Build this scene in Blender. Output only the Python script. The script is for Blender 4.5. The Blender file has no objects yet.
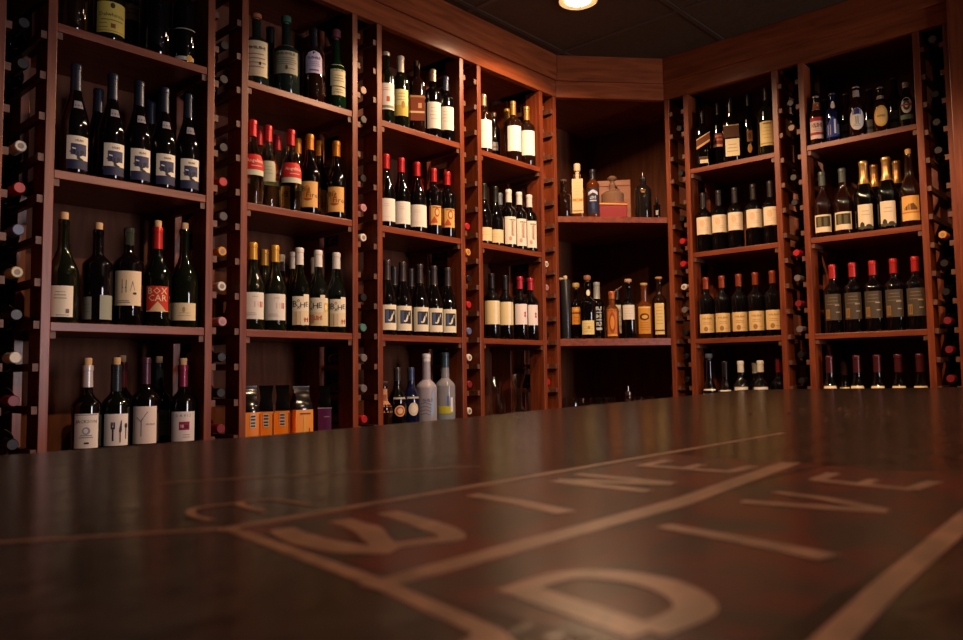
import bpy, math, random
from mathutils import Vector, Matrix
random.seed(7)
SC = bpy.context.scene
COL = SC.collection
RAD = math.radians
EYE = 1.16            # height of the camera above the floor
D_LEFT, D_RIGHT = 2.2, 3.361      # fronts of the two shelving walls
CA, CB = (2.957, 2.2), (3.361, 1.848)   # front edge of the corner unit
DEPTH = .32

WV0, WV1 = '#622a18', '#8a4424'
WB0, WB1 = '#563021', '#70432c'
WT0, WT1 = '#783c22', '#a05430'
SPOTDEG = 150
LAMPS = [(2.565, 1.785, 40), (2.2, 1.45, 52), (2.5, -.2, 10), (1.75, .35, 84), (1.97, -1.28, 46)]
LAMPLABEL = ['glowing recessed ceiling downlight near the corner unit', 'recessed ceiling downlight before the third bay', 'recessed ceiling downlight near the right shelves', 'recessed ceiling downlight over the middle of the bar', 'recessed ceiling downlight nearest the street window']
GLOW = 22
DAY = 90
SKY = .6
EXPO = 0

# ------------------------------------------------------------------ materials
def lin(c):
    if isinstance(c, str):
        c = c.lstrip('#'); c = [int(c[i:i+2], 16)/255 for i in (0, 2, 4)]
        c = [x/12.92 if x <= .04045 else ((x+.055)/1.055)**2.4 for x in c]
    return (c[0], c[1], c[2], 1)

MATS = {}
def mat(color, rough=.5, metal=0, trans=0, ior=1.5, emit=0, coat=0, spec=.5):
    key = (color, rough, metal, trans, ior, emit, coat, spec)
    if key in MATS: return MATS[key]
    m = bpy.data.materials.new('surface'); m.use_nodes = True
    b = m.node_tree.nodes['Principled BSDF']
    b.inputs['Base Color'].default_value = lin(color)
    b.inputs['Roughness'].default_value = rough
    b.inputs['Metallic'].default_value = metal
    b.inputs['Transmission Weight'].default_value = trans
    b.inputs['IOR'].default_value = ior
    b.inputs['Coat Weight'].default_value = coat
    b.inputs['Specular IOR Level'].default_value = spec
    if emit:
        b.inputs['Emission Color'].default_value = lin(color)
        b.inputs['Emission Strength'].default_value = emit
    MATS[key] = m
    return m

def paper(color): return mat(color, .55, spec=.3)

def noise_mat(name, c0, c1, scale=(1, 1, 1), nscale=6, rough=.35, lo=.3, hi=.7, bump=.0, distort=0., detail=6, rough_var=0, coat=0, spec=.5, ior=1.5):
    """procedural two-colour noise, stretched by scale; every object gets its own offset"""
    m = bpy.data.materials.new(name); m.use_nodes = True
    nt = m.node_tree; b = nt.nodes['Principled BSDF']
    tc = nt.nodes.new('ShaderNodeTexCoord'); oi = nt.nodes.new('ShaderNodeObjectInfo')
    mul = nt.nodes.new('ShaderNodeMath'); mul.operation = 'MULTIPLY'; mul.inputs[1].default_value = 37.
    nt.links.new(oi.outputs['Random'], mul.inputs[0])
    add = nt.nodes.new('ShaderNodeVectorMath'); add.operation = 'ADD'
    nt.links.new(tc.outputs['Object'], add.inputs[0]); nt.links.new(mul.outputs[0], add.inputs[1])
    mp = nt.nodes.new('ShaderNodeMapping'); mp.inputs['Scale'].default_value = scale
    nt.links.new(add.outputs[0], mp.inputs['Vector'])
    nz = nt.nodes.new('ShaderNodeTexNoise'); nz.inputs['Scale'].default_value = nscale
    nz.inputs['Detail'].default_value = detail; nz.inputs['Distortion'].default_value = distort
    nt.links.new(mp.outputs[0], nz.inputs['Vector'])
    cr = nt.nodes.new('ShaderNodeValToRGB')
    cr.color_ramp.elements[0].position = lo; cr.color_ramp.elements[0].color = lin(c0)
    cr.color_ramp.elements[1].position = hi; cr.color_ramp.elements[1].color = lin(c1)
    nt.links.new(nz.outputs['Fac'], cr.inputs[0]); nt.links.new(cr.outputs[0], b.inputs['Base Color'])
    b.inputs['Roughness'].default_value = rough
    b.inputs['Coat Weight'].default_value = coat
    b.inputs['Specular IOR Level'].default_value = spec
    b.inputs['IOR'].default_value = ior
    if rough_var:
        mr = nt.nodes.new('ShaderNodeMapRange')
        mr.inputs['To Min'].default_value = rough-rough_var; mr.inputs['To Max'].default_value = rough+rough_var
        nt.links.new(nz.outputs['Fac'], mr.inputs['Value']); nt.links.new(mr.outputs[0], b.inputs['Roughness'])
    if bump:
        bp = nt.nodes.new('ShaderNodeBump'); bp.inputs['Strength'].default_value = bump; bp.inputs['Distance'].default_value = .002
        nt.links.new(nz.outputs['Fac'], bp.inputs['Height']); nt.links.new(bp.outputs[0], b.inputs['Normal'])
    return m

WOOD_V = noise_mat('cherry_wood_upright', WV0, WV1, (14, 14, 1.1), 5, .36, bump=.15, distort=.6)
WOOD_H = noise_mat('cherry_wood_level', WV0, WV1, (1.1, 14, 14), 5, .36, bump=.15, distort=.6)
WOOD_B = noise_mat('plywood_back', WB0, WB1, (7, 7, .8), 4, .6, bump=.1, distort=1.2, spec=.15)
WOOD_T = noise_mat('cherry_trim', WT0, WT1, (1.0, 10, 10), 4, .22, bump=.08, distort=.8)
CLEAT = noise_mat('pale_end_grain', '#50301f', '#744a3a', (9, 9, 9), 8, .5)
BAR = noise_mat('stained_bar_top', '#151210', '#2e2520', (5.0, 14, 3), 6, .175, bump=.22, distort=1.0, rough_var=.05, spec=.5, ior=1.22)
BARRED = noise_mat('worn_red_paint', '#1f1512', '#48120c', (3, 5, 3), 7, .23, lo=.42, hi=.58, distort=1., bump=.05, ior=1.22)
BARTAN = noise_mat('worn_tan_paint', '#5a4234', '#86624f', (5, 9, 3), 9, .3, lo=.3, hi=.65, distort=.6, bump=.05, ior=1.22)
PLASTER = noise_mat('dark_plaster', '#3a2a24', '#46332b', (1, 1, 1), 3, .8)
FLOORM = noise_mat('dark_floor_boards', '#2a1b14', '#3c2820', (1, 9, 1), 3, .4)
CEILM = noise_mat('black_ceiling_tile', '#45331f', '#523e2a', (1, 1, 1), 60, .9, bump=.3)
CEILG = mat('#4a4038', .6)
BRASS = mat('#b08d57', .3, 1)

GLASS = {
 'green': mat('#090d07', .025, coat=.25), 'olive': mat('#10140a', .025, coat=.25), 'black': mat('#090708', .025, coat=.25),
 'brown': mat('#1d0d07', .025, coat=.25), 'amber': mat('#5a2c0e', .025, coat=.25), 'blue': mat('#0c1334', .025, coat=.25),
 'grn2': mat('#0b2611', .025, coat=.25), 'sage': mat('#1a241f', .1, coat=.3), 'rose': mat('#1d0b07', .025, coat=.25),
 'tint': mat('#b08a70', .05, trans=.55, ior=1.4), 'smoke': mat('#1c1817', .05, coat=.3),
 'clear': mat('#dfe4e0', .02, trans=1., ior=1.33), 'pale': mat('#d3d8c2', .02, trans=1., ior=1.34),
 'frost': mat('#b9b6c4', .38, trans=.35, ior=1.4), 'vodka': mat('#c3c6d2', .12, trans=.6, ior=1.36), 'thin': mat('#f6f8f6', .01, trans=1., ior=1.62, coat=1.),
 'whisky': mat('#6a3210', .05, trans=.45, ior=1.36), 'gold': mat('#94601c', .1, coat=.3),
}

# ------------------------------------------------------------------ mesh collecting
class MB:
    def __init__(s): s.v = []; s.f = []; s.m = []; s.mats = []; s.smooth = []
    def mi(s, m):
        if m not in s.mats: s.mats.append(m)
        return s.mats.index(m)
    def add(s, vs, fs, m, smooth=False):
        o = len(s.v); s.v += [tuple(v) for v in vs]; k = s.mi(m)
        for f in fs: s.f.append([i+o for i in f]); s.m.append(k); s.smooth.append(smooth)
        return s
    def box(s, x0, x1, y0, y1, z0, z1, m):
        v = [(x, y, z) for z in (z0, z1) for y in (y0, y1) for x in (x0, x1)]
        return s.add(v, [(0, 2, 3, 1), (4, 5, 7, 6), (0, 1, 5, 4), (2, 6, 7, 3), (0, 4, 6, 2), (1, 3, 7, 5)], m)
    def prism(s, pts, z0, z1, m):
        """pts: counter-clockwise outline"""
        n = len(pts)
        v = [(x, y, z0) for x, y in pts]+[(x, y, z1) for x, y in pts]
        f = [list(range(n))[::-1], list(range(n, 2*n))]+[(i, (i+1) % n, (i+1) % n+n, i+n) for i in range(n)]
        return s.add(v, f, m)
    def loft(s, rings, m, cap=True, smooth=True):
        n = len(rings[0]); v = [p for r in rings for p in r]; f = []
        for j in range(len(rings)-1):
            for i in range(n):
                f.append((j*n+i, j*n+(i+1) % n, (j+1)*n+(i+1) % n, (j+1)*n+i))
        if cap: f.append(list(range(n))[::-1]); f.append([(len(rings)-1)*n+i for i in range(n)])
        return s.add(v, f, m, smooth)
    def lathe(s, prof, m, seg=28, c=(0, 0), sq=0, cap=True, sx=1, sy=1):
        rings = []
        for r, z in prof:
            ring = []
            for i in range(seg):
                a = 2*math.pi*(i+.5)/seg; ca, sa = math.cos(a), math.sin(a)
                k = 1
                if sq:
                    e = 2+sq; k = (abs(ca)**e+abs(sa)**e)**(-1/e)
                ring.append((c[0]+r*k*ca*sx, c[1]+r*k*sa*sy, z))
            rings.append(ring)
        return s.loft(rings, m, cap)
    def build(s, name, parent=None, sharp=40, bevel=0):
        me = bpy.data.meshes.new(name); me.from_pydata(s.v, [], s.f)
        for m in s.mats: me.materials.append(m)
        me.polygons.foreach_set('material_index', s.m); me.polygons.foreach_set('use_smooth', s.smooth)
        me.update()
        if any(s.smooth): me.set_sharp_from_angle(angle=RAD(sharp))
        o = bpy.data.objects.new(name, me); COL.objects.link(o)
        if parent: o.parent = parent
        if bevel:
            b = o.modifiers.new('Bevel', 'BEVEL'); b.width = bevel; b.segments = 2; b.limit_method = 'ANGLE'
        return o

def tag(o, label=None, cat=None, group=None, kind=None):
    if label: o['label'] = label
    if cat: o['category'] = cat
    if group: o['group'] = group
    if kind: o['kind'] = kind
    return o

def thing(name, label, cat, loc=(0, 0, 0), rz=0, group=None, rx=0):
    o = bpy.data.objects.new(name, None); COL.objects.link(o)
    o.empty_display_size = .02
    o.location = loc; o.rotation_euler = (rx, 0, rz)
    return tag(o, label, cat, group)

def copy_tree(o, parent=None):
    c = o.copy(); COL.objects.link(c); c.parent = parent
    for ch in o.children: copy_tree(ch, c)
    return c

ORD = ['first', 'second', 'third', 'fourth', 'fifth', 'sixth', 'seventh', 'eighth', 'ninth', 'tenth', 'eleventh', 'twelfth', 'thirteenth', 'fourteenth', 'fifteenth', 'sixteenth']
NUM = ['zero', 'one', 'two', 'three', 'four', 'five', 'six', 'seven', 'eight', 'nine', 'ten']

# ------------------------------------------------------------------ the room
def struct(name, mb, **k): return tag(mb.build(name, **k), kind='structure')
X0, X1, Y0, Y1, CEIL = -2.4, 3.70, -3.4, 2.54, EYE+1.522
struct('floor', MB().box(X0-.1, X1+.1, Y0-.1, Y1+.1, -.1, 0, FLOORM))
ceil = struct('ceiling', MB().box(X0-.1, X1+.1, Y0-.1, Y1+.1, CEIL, CEIL+.1, CEILM))
g = MB()
for i in range(-9, 3):
    x = 2.94+.61*i
    if X0 < x < X1: g.box(x-.011, x+.011, Y0, Y1, CEIL-.003, CEIL+.001, CEILG)
for i in range(-9, 3):
    y = 1.535+.61*i
    if Y0 < y < Y1: g.box(X0, X1, y-.011, y+.011, CEIL-.0031, CEIL+.001, CEILG)
struct('ceiling_grid', g, parent=ceil)
struct('wall_left', MB().box(X0-.1, X1+.1, Y1, Y1+.1, 0, CEIL, PLASTER))
struct('wall_right', MB().box(X1, X1+.1, Y0, Y1, 0, CEIL, PLASTER))
struct('wall_near', MB().box(X0-.1, X0, Y0, Y1, 0, CEIL, PLASTER))
WX0, WX1, WZ0, WZ1 = 2.1, 3.0, .85, 2.3
struct('wall_street', MB().box(X0-.1, WX0, Y0-.1, Y0, 0, CEIL, PLASTER).box(WX1, X1+.1, Y0-.1, Y0, 0, CEIL, PLASTER)
       .box(WX0, WX1, Y0-.1, Y0, 0, WZ0, PLASTER).box(WX0, WX1, Y0-.1, Y0, WZ1, CEIL, PLASTER))
win = MB()
for a, b in ((WX0, WX0+.05), (WX1-.05, WX1), ((WX0+WX1)/2-.04, (WX0+WX1)/2+.04)): win.box(a, b, Y0-.08, Y0-.02, WZ0, WZ1, WOOD_V)
for a, b in ((WZ0, WZ0+.05), (WZ1-.05, WZ1)): win.box(WX0+.05, WX1-.05, Y0-.079, Y0-.021, a, b, WOOD_H)
w1 = struct('window_1', win)
pane = bpy.data.materials.new('window_pane'); pane.use_nodes = True
nt = pane.node_tree; nt.nodes.remove(nt.nodes['Principled BSDF'])
t_ = nt.nodes.new('ShaderNodeBsdfTransparent'); g_ = nt.nodes.new('ShaderNodeBsdfGlossy'); mx = nt.nodes.new('ShaderNodeMixShader')
g_.inputs['Roughness'].default_value = .02; mx.inputs[0].default_value = .06
nt.links.new(t_.outputs[0], mx.inputs[1]); nt.links.new(g_.outputs[0], mx.inputs[2]); nt.links.new(mx.outputs[0], nt.nodes['Material Output'].inputs[0])
struct('window_pane', MB().box(WX0+.05, WX1-.05, Y0-.053, Y0-.047, WZ0+.05, WZ1-.05, pane), parent=w1)

def mitred(name, z0, z1, front, back, m):
    """three boards along left wall, corner and right wall, mitred where they meet"""
    P = [Vector((-1.6, D_LEFT)), Vector(CA), Vector(CB), Vector((D_RIGHT, .634))]
    def off(i, t):   # offset vertex i by t towards the wall
        def nrm(a, b):
            d = (b-a).normalized(); return Vector((-d.y, d.x))
        if i == 0: return P[0]+nrm(P[0], P[1])*t
        if i == 3: return P[3]+nrm(P[2], P[3])*t
        n1, n2 = nrm(P[i-1], P[i]), nrm(P[i], P[i+1])
        b = (n1+n2).normalized(); return P[i]+b*(t/b.dot(n1))
    for i in range(3):
        f0, f1, b1, b0 = off(i, front), off(i+1, front), off(i+1, back), off(i, back)
        mid = (f0+f1)/2; ang = math.atan2(f1.y-f0.y, f1.x-f0.x); c, s = math.cos(-ang), math.sin(-ang)
        loc = lambda p: ((p.x-mid.x)*c-(p.y-mid.y)*s, (p.x-mid.x)*s+(p.y-mid.y)*c)
        o = struct('trim_%d' % name[i], MB().prism([loc(f0), loc(f1), loc(b1), loc(b0)], z0, z1, m), bevel=.003)
        o.location = (mid.x, mid.y, 0); o.rotation_euler[2] = ang
mitred((1, 2, 3), EYE+1.318, EYE+1.41, -.002, .03, WOOD_T)
mitred((4, 5, 6), EYE+1.397, CEIL, -.014, -.0025, WOOD_T)
# end pilaster past the last rack on the right, wall panel past the first rack on the left
struct('trim_7', MB().box(3.340, X1, .26, .634, 0, CEIL, WOOD_V), bevel=.003)
struct('trim_8', MB().box(-1.6, .598, 2.215, Y1, 0, EYE+1.325, WOOD_V), bevel=.003)
# ------------------------------------------------------------------ shelving
LEVELS = {1: EYE+.954, 2: EYE+.555, 3: EYE+.150, 4: EYE-.255}
CLEVELS = {1: EYE+.742, 2: EYE+.160, 3: EYE-.255}
POST = .012
TOPZ = EYE+1.3175
BAYNAME = {'L1': 'leftmost bay', 'L2': 'second bay', 'L3': 'third bay', 'L4': 'fourth bay', 'C': 'corner bay', 'R1': 'sixth bay', 'R2': 'rightmost bay'}
SHELFNAME = {1: 'top shelf', 2: 'second shelf', 3: 'third shelf', 4: 'bottom shelf'}
PX = {'L1': (.732, 1.186), 'L2': (1.302, 1.746), 'L3': (1.861, 2.305), 'L4': (2.412, 2.841)}
PY = {'R1': (1.735, 1.308), 'R2': (1.193, .747)}
_post = {}
def post_at(x, parent, y0, y1):
    key = (y0, y1)
    if key not in _post: _post[key] = MB().box(-POST, POST, y0, y1, 0, TOPZ, WOOD_V).build('post', parent, bevel=.0015); o = _post[key]
    else: o = _post[key].copy(); COL.objects.link(o); o.parent = parent
    o.location = (x, 0, 0); return o
SUP = None
def support(parent, x, z):
    global SUP
    if SUP is None: SUP = MB().box(-.0075, .0075, .006, .30, -.019, 0, CLEAT).build('shelf_support', parent)
    else: o = SUP.copy(); COL.objects.link(o); o.parent = parent; o.location = (x, 0, z); return o
    SUP.location = (x, 0, z); return SUP

def bay(key, loc, rz, w, label):
    t = thing('shelf_bay', label, 'shelving', loc, rz, 'open shelf bays around the room')
    for x in (0, w):
        post_at(x, t, 0, .083); post_at(x, t, .20, DEPTH)
    MB().box(-POST, w+POST, DEPTH+.0005, DEPTH+.014, 0, TOPZ+.05, WOOD_B).build('back_panel', t)
    for z in list(LEVELS.values())+[EYE-.66, EYE-1.06]:
        s = MB().box(POST+.0005, w-POST-.0005, .002, DEPTH, z-.023, z, WOOD_H).build('shelf', t, bevel=.0015)
        support(s, POST+.008, z-.0235); support(s, w-POST-.008, z-.0235)
    MB().box(POST+.0005, w-POST-.0005, .032, DEPTH, TOPZ+.02, TOPZ+.04, WOOD_H).build('top_panel', t)
    return t
NEXT = {'L1': 'wooden shelf bay with blue-capped and opened bottles, nearest the left edge', 'L2': 'wooden shelf bay holding orange coffee bags and red-labelled bottles',
        'L3': 'wooden shelf bay holding frosted vodka and red-capped white-label bottles', 'L4': 'wooden shelf bay with two glass decanters on bottom, left of corner',
        'R1': 'wooden shelf bay right of the corner with five copper-capped bottles', 'R2': 'wooden shelf bay at far right with beer bottles on top'}
for k, (a, b) in PX.items(): bay(k, (a, D_LEFT, 0), 0, b-a, NEXT[k])
for k, (a, b) in PY.items(): bay(k, (D_RIGHT, a, 0), -math.pi/2, a-b, NEXT[k])

# corner unit
cu = thing('corner_shelf_unit', 'angled wooden corner shelf unit with decanter and liqueur bottles', 'shelving', (CA[0], CA[1], 0), 0, 'open shelf bays around the room')
def rel(p): return (p[0]-CA[0], p[1]-CA[1])
def crn(pts): return [rel(p) for p in pts]
for z, th in ((EYE+.742, .028), (EYE+.160, .034), (EYE-.255, .025), (EYE-.66, .025)):
    MB().prism(crn([(CA[0]+.001, CA[1]+.001), (CB[0]+.001, CB[1]+.001), (3.68, CB[1]), (3.68, 2.518), (CA[0]+.0005, 2.518)]), z-th, z, WOOD_H).build('shelf', cu, bevel=.0015)
MB().prism(crn([(CA[0], CA[1]+.04), (CB[0]+.03, CB[1]+.03), (3.68, CB[1]+.03), (3.68, 2.518), (CA[0], 2.518)]), TOPZ+.02, TOPZ+.04, WOOD_H).build('top_panel', cu)
MB().box(-.011-POST, 0-.0003, 0, .083, 0, TOPZ, WOOD_V).build('post', cu, bevel=.0015)
MB().box(-.011-POST, 0-.0003, .20, DEPTH, 0, TOPZ, WOOD_V).build('post', cu, bevel=.0015)
dx, dy = rel(CB)
MB().box(dx, dx+.083, dy-.0235, dy-.0003, 0, TOPZ, WOOD_V).build('post', cu, bevel=.0015)
MB().box(dx+.20, dx+DEPTH, dy-.0235, dy-.0003, 0, TOPZ, WOOD_V).build('post', cu, bevel=.0015)
MB().box(-.023, .735, DEPTH+.0005, DEPTH+.014, 0, TOPZ+.05, WOOD_B).build('back_panel', cu)
MB().box(.7245, .738, dy-.02, DEPTH, 0, TOPZ+.05, WOOD_B).build('back_panel', cu)

# narrow bottle racks between the bays
RACKROW0, RACKSTEP = EYE+.142, .11
CLM = {}
def rack(loc, rz, w, label):
    t = thing('bottle_rack', label, 'wine rack', loc, rz, 'narrow racks of lying bottles between the bays')
    for k in range(-4, 11):
        for s in (0, 1):
            if s not in CLM:
                x0, x1 = (.0003, .0148) if s == 0 else (-.0148, -.0003)
                o = CLM[s] = MB().box(x0, x1, .004, .316, -.010, .010, CLEAT).build('cleat', t)
            else:
                o = CLM[s].copy(); COL.objects.link(o); o.parent = t
            o.location = (0 if s == 0 else w, 0, RACKROW0+RACKSTEP*k)
    MB().box(.001, w-.001, DEPTH+.0005, DEPTH+.012, 0, TOPZ+.05, WOOD_B).build('back_panel', t)
    return t
RACKS = {  # key: (origin, rotation, width, where)
 'W0': ((.622, 2.2, 0), 0, .098, 'rack at far left edge'),
 'W1': ((1.198, 2.2, 0), 0, .092, 'rack between leftmost and second bays'),
 'W2': ((1.758, 2.2, 0), 0, .091, 'rack between second and third bays'),
 'W3': ((2.317, 2.2, 0), 0, .083, 'rack between third and fourth bays'),
 'W4': ((2.853, 2.2, 0), 0, .081, 'rack on the left of the corner'),
 'W5': ((3.361, 1.8245, 0), -math.pi/2, .0775, 'rack on the right of the corner'),
 'W6': ((3.361, 1.296, 0), -math.pi/2, .091, 'rack between the two right-hand bays'),
 'W7': ((3.361, .735, 0), -math.pi/2, .081, 'rack beside the pilaster at far right')}
for k, (loc, rz, w, where) in RACKS.items(): rack(loc, rz, w, 'narrow wooden bottle '+where)
# the post closing the racks at either end
lp = thing('rack_end_post', 'dark wooden upright closing the far left bottle rack', 'post', (.61, D_LEFT, 0))
post_at(0, lp, 0, .083); post_at(0, lp, .20, DEPTH)
rp = thing('rack_end_post', 'slim wooden upright beside the pilaster at far right', 'post', (D_RIGHT, .6445, 0), -math.pi/2)
MB().box(-.0095, .0095, 0, .083, 0, TOPZ, WOOD_V).build('post', rp); MB().box(-.0095, .0095, .2, DEPTH, 0, TOPZ, WOOD_V).build('post', rp)

# ------------------------------------------------------------------ the bar
BARZ = EYE-.06
bar = thing('bar_counter', 'dark varnished wooden bar counter with painted letters on its top', 'bar counter', (0, 0, 0))
top = [(-1.25, -.5), (2.95, -.5), (2.95, .38), (2.82, .545), (2.39, 1.075), (1.86, .955), (1.10, .82), (.8, .76), (.45, .715), (-1.25, .715)]
MB().prism(top, BARZ-.045, BARZ, BAR).build('countertop', bar, bevel=.004)
inner = [(-1.15, -.3), (2.80, -.3), (2.80, .36), (2.66, .50), (2.36, .90), (1.86, .80), (1.12, .68), (.8, .62), (.45, .58), (-1.15, .58)]
MB().prism(inner, 0, BARZ-.046, WOOD_V).build('counter_base', bar)
ZP = BARZ+.0004
def ribbon(mb, pts, w, m, z):
    """flat painted stroke of width w (one number or one per point)"""
    P = [Vector(p) for p in pts]; n = len(P); ws = [w]*n if not isinstance(w, (list, tuple)) else w
    L, Rr = [], []
    for i in range(n):
        d = (P[min(i+1, n-1)]-P[max(i-1, 0)]).normalized(); q = Vector((-d.y, d.x))*ws[i]/2
        L.append(P[i]+q); Rr.append(P[i]-q)
    v = [(p.x, p.y, z) for p in L]+[(p.x, p.y, z) for p in Rr]
    mb.add(v, [(i, i+n, i+1+n, i+1) for i in range(n-1)], m)
def smooth_pts(pts, n=6):
    out = []
    P = [Vector(pts[0])]+[Vector(p) for p in pts]+[Vector(pts[-1])]
    for i in range(1, len(P)-2):
        for j in range(n):
            t = j/n; a, b, c, d = P[i-1], P[i], P[i+1], P[i+2]
            out.append(.5*((2*b)+(c-a)*t+(2*a-5*b+4*c-d)*t*t+(3*b-a-3*c+d)*t**3))
    return out+[P[-2]]
LAYER = [0]
def painted(name, strokes, m=BARTAN, label=None):
    mb = MB(); LAYER[0] += 1; z = ZP-.0002+.000012*LAYER[0]
    for pts, w, sm in strokes: ribbon(mb, smooth_pts(pts) if sm else pts, [w[min(int(i/6), len(w)-2)]*(1-(i/6-min(int(i/6), len(w)-2)))+w[min(int(i/6), len(w)-2)+1]*(i/6-min(int(i/6), len(w)-2)) for i in range(6*(len(pts)-1)+1)] if sm and isinstance(w, list) else w, m, z); z += .000003
    o = mb.build(name, bar)
    if label: o['label'] = label
    return o
pn = MB()
pn.add([(.158, .180, ZP-.0003), (.512, .180, ZP-.0003), (.512, .286, ZP-.0003), (.165, .286, ZP-.0003)], [(0, 1, 2, 3)], BARRED).build('painted_panel', bar)
MB().add([(.150, .074, ZP-.0003), (.512, .074, ZP-.0003), (.512, .174, ZP-.0003), (.150, .174, ZP-.0003)], [(0, 1, 2, 3)], BARRED).build('painted_panel', bar)
painted('tan_line', [([(.160, .2885), (.75, .296)], .006, 0)])
painted('tan_line', [([(.145, .177), (.33, .179), (.515, .199)], [.010, .012, .012], 0)])
painted('tan_line', [([(.10, .058), (.24, .067), (.55, .078)], [.008, .008, .012], 0)])
painted('tan_line', [([(.165, .289), (.1495, .177), (.138, .125), (.10, .058)], [.006, .007, .007, .007], 0)])
painted('tan_line', [([(.163, .289), (.02, .38)], .004, 0)])
painted('tan_line', [([(.138, .125), (.118, .118)], .006, 0)])
painted('tan_line', [([(.209, .441), (.259, .418), (.377, .348)], .003, 0)])  # thin slanting tan line beyond the lettering
painted('painted_letter', [([(.177, .270), (.1715, .247), (.172, .222), (.180, .206)], [.010, .013, .014, .010], 1), ([(.203, .267), (.199, .245), (.190, .228), (.180, .209)], [.010, .012, .010, .009], 1),
        ([(.183, .214), (.194, .209), (.208, .206), (.218, .226), (.228, .266)], [.007, .008, .010, .013, .010], 1)], label='curved letter W')
painted('painted_letter', [([(.287, .270), (.284, .238), (.276, .204)], [.009, .010, .012], 0)], label='letter I')
painted('painted_letter', [([(.352, .268), (.350, .207)], .010, 0), ([(.354, .268), (.381, .211)], .012, 0), ([(.383, .275), (.383, .211)], .009, 0)], label='letter N')
painted('painted_letter', [([(.444, .270), (.444, .206)], .010, 0), ([(.444, .266), (.480, .268)], .008, 0), ([(.444, .238), (.470, .239)], .007, 0), ([(.444, .209), (.480, .209)], .008, 0)], label='letter E in the upper word')
painted('painted_letter', [([(.171, .146), (.161, .097)], .011, 0), ([(.170, .143), (.190, .142), (.200, .130), (.199, .112), (.185, .097), (.162, .097)], [.008, .009, .011, .012, .011, .009], 1)], label='letter D')
painted('painted_letter', [([(.275, .157), (.270, .125), (.262, .090)], [.009, .010, .012], 0)], label='slanting letter I in the lower word')
painted('painted_letter', [([(.348, .158), (.353, .130), (.361, .100)], [.009, .009, .011], 0), ([(.384, .158), (.378, .130), (.362, .101)], .008, 0)], label='letter V')
painted('painted_letter', [([(.440, .159), (.432, .107)], .010, 0), ([(.440, .157), (.474, .159)], .008, 0), ([(.437, .133), (.460, .133)], .007, 0), ([(.433, .109), (.470, .106)], .008, 0)], label='letter E in the lower word')
painted('painted_letter', [([(.199, .340), (.180, .343), (.170, .328), (.169, .309)], .004, 1)], label='thin letter C')
painted('painted_letter', [([(.194, .309), (.200, .340), (.215, .336), (.219, .310)], .004, 1)], label='thin letter A')

# water drops left on the far end of the bar
dr = MB()
for i in range(46):
    x = random.gauss(1.18, .10); y = .37+random.gauss(0, .055); r = random.uniform(.0012, .0030)
    dr.lathe([(r, 0), (r*.92, r*.25), (r*.6, r*.5), (0.0001, r*.6)], GLASS['clear'], 10, (x, y))
o = dr.build('water_droplets'); o.location = (0, 0, BARZ+.0003)
tag(o, 'tiny water droplets scattered on the far end of the bar', 'water drops', kind='stuff')
# ------------------------------------------------------------------ bottles
SHAPES = {  # body top, shoulder top (fractions of the height), steepness, neck radius
 'bord': (.615, .745, .8, .0134), 'burg': (.46, .77, 1.15, .0136), 'champ': (.47, .80, 1.1, .0150), 'hock': (.42, .80, 1.0, .0132),
 'spirit': (.64, .76, .75, .0136), 'round': (.60, .72, .6, .0145), 'beer': (.56, .80, 1.1, .0125), 'slope': (.55, .78, 1.3, .0140),
 'vodka': (.60, .70, .55, .0160), 'flask': (.70, .84, .5, .0150), 'tall': (.68, .80, .8, .0130)}
def profile(shape, H, R):
    b, s, e, rn = SHAPES[shape]
    zb, zs = b*H, s*H
    p = [(.0001, .004), (R*.6, .003), (R*.86, 0), (R*.96, .0015), (R, .006), (R, zb*.5), (R, zb)]
    N = 9
    for i in range(1, N+1):
        t = i/N; f = ((1+math.cos(math.pi*t))/2)**e
        p.append((rn*1.06+(R-rn*1.06)*f, zb+(zs-zb)*t))
    p += [(rn, H-.022), (rn, H-.016), (rn*1.08, H-.015), (rn*1.08, H-.004), (rn*1.0, H), (.0001, H)]
    return p
def rad_at(prof, z):
    for (r0, z0), (r1, z1) in zip(prof[4:], prof[5:]):
        if z0 <= z <= z1 and z1 > z0: return r0+(r1-r0)*(z-z0)/(z1-z0)
    return prof[6][0] if z < prof[6][1] else prof[-3][0]

TEXTS = {}
def text_mesh(s):
    if s not in TEXTS:
        c = bpy.data.curves.new('lettering', 'FONT'); c.body = s; c.size = 1; c.align_x = 'CENTER'; c.align_y = 'CENTER'; c.resolution_u = 1
        o = bpy.data.objects.new('lettering', c); COL.objects.link(o)
        bpy.context.view_layer.update()
        me = bpy.data.meshes.new_from_object(o)
        TEXTS[s] = ([tuple(v.co) for v in me.vertices], [tuple(f.vertices) for f in me.polygons])
        bpy.data.objects.remove(o); bpy.data.meshes.remove(me); bpy.data.curves.remove(c)
    return TEXTS[s]

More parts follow.
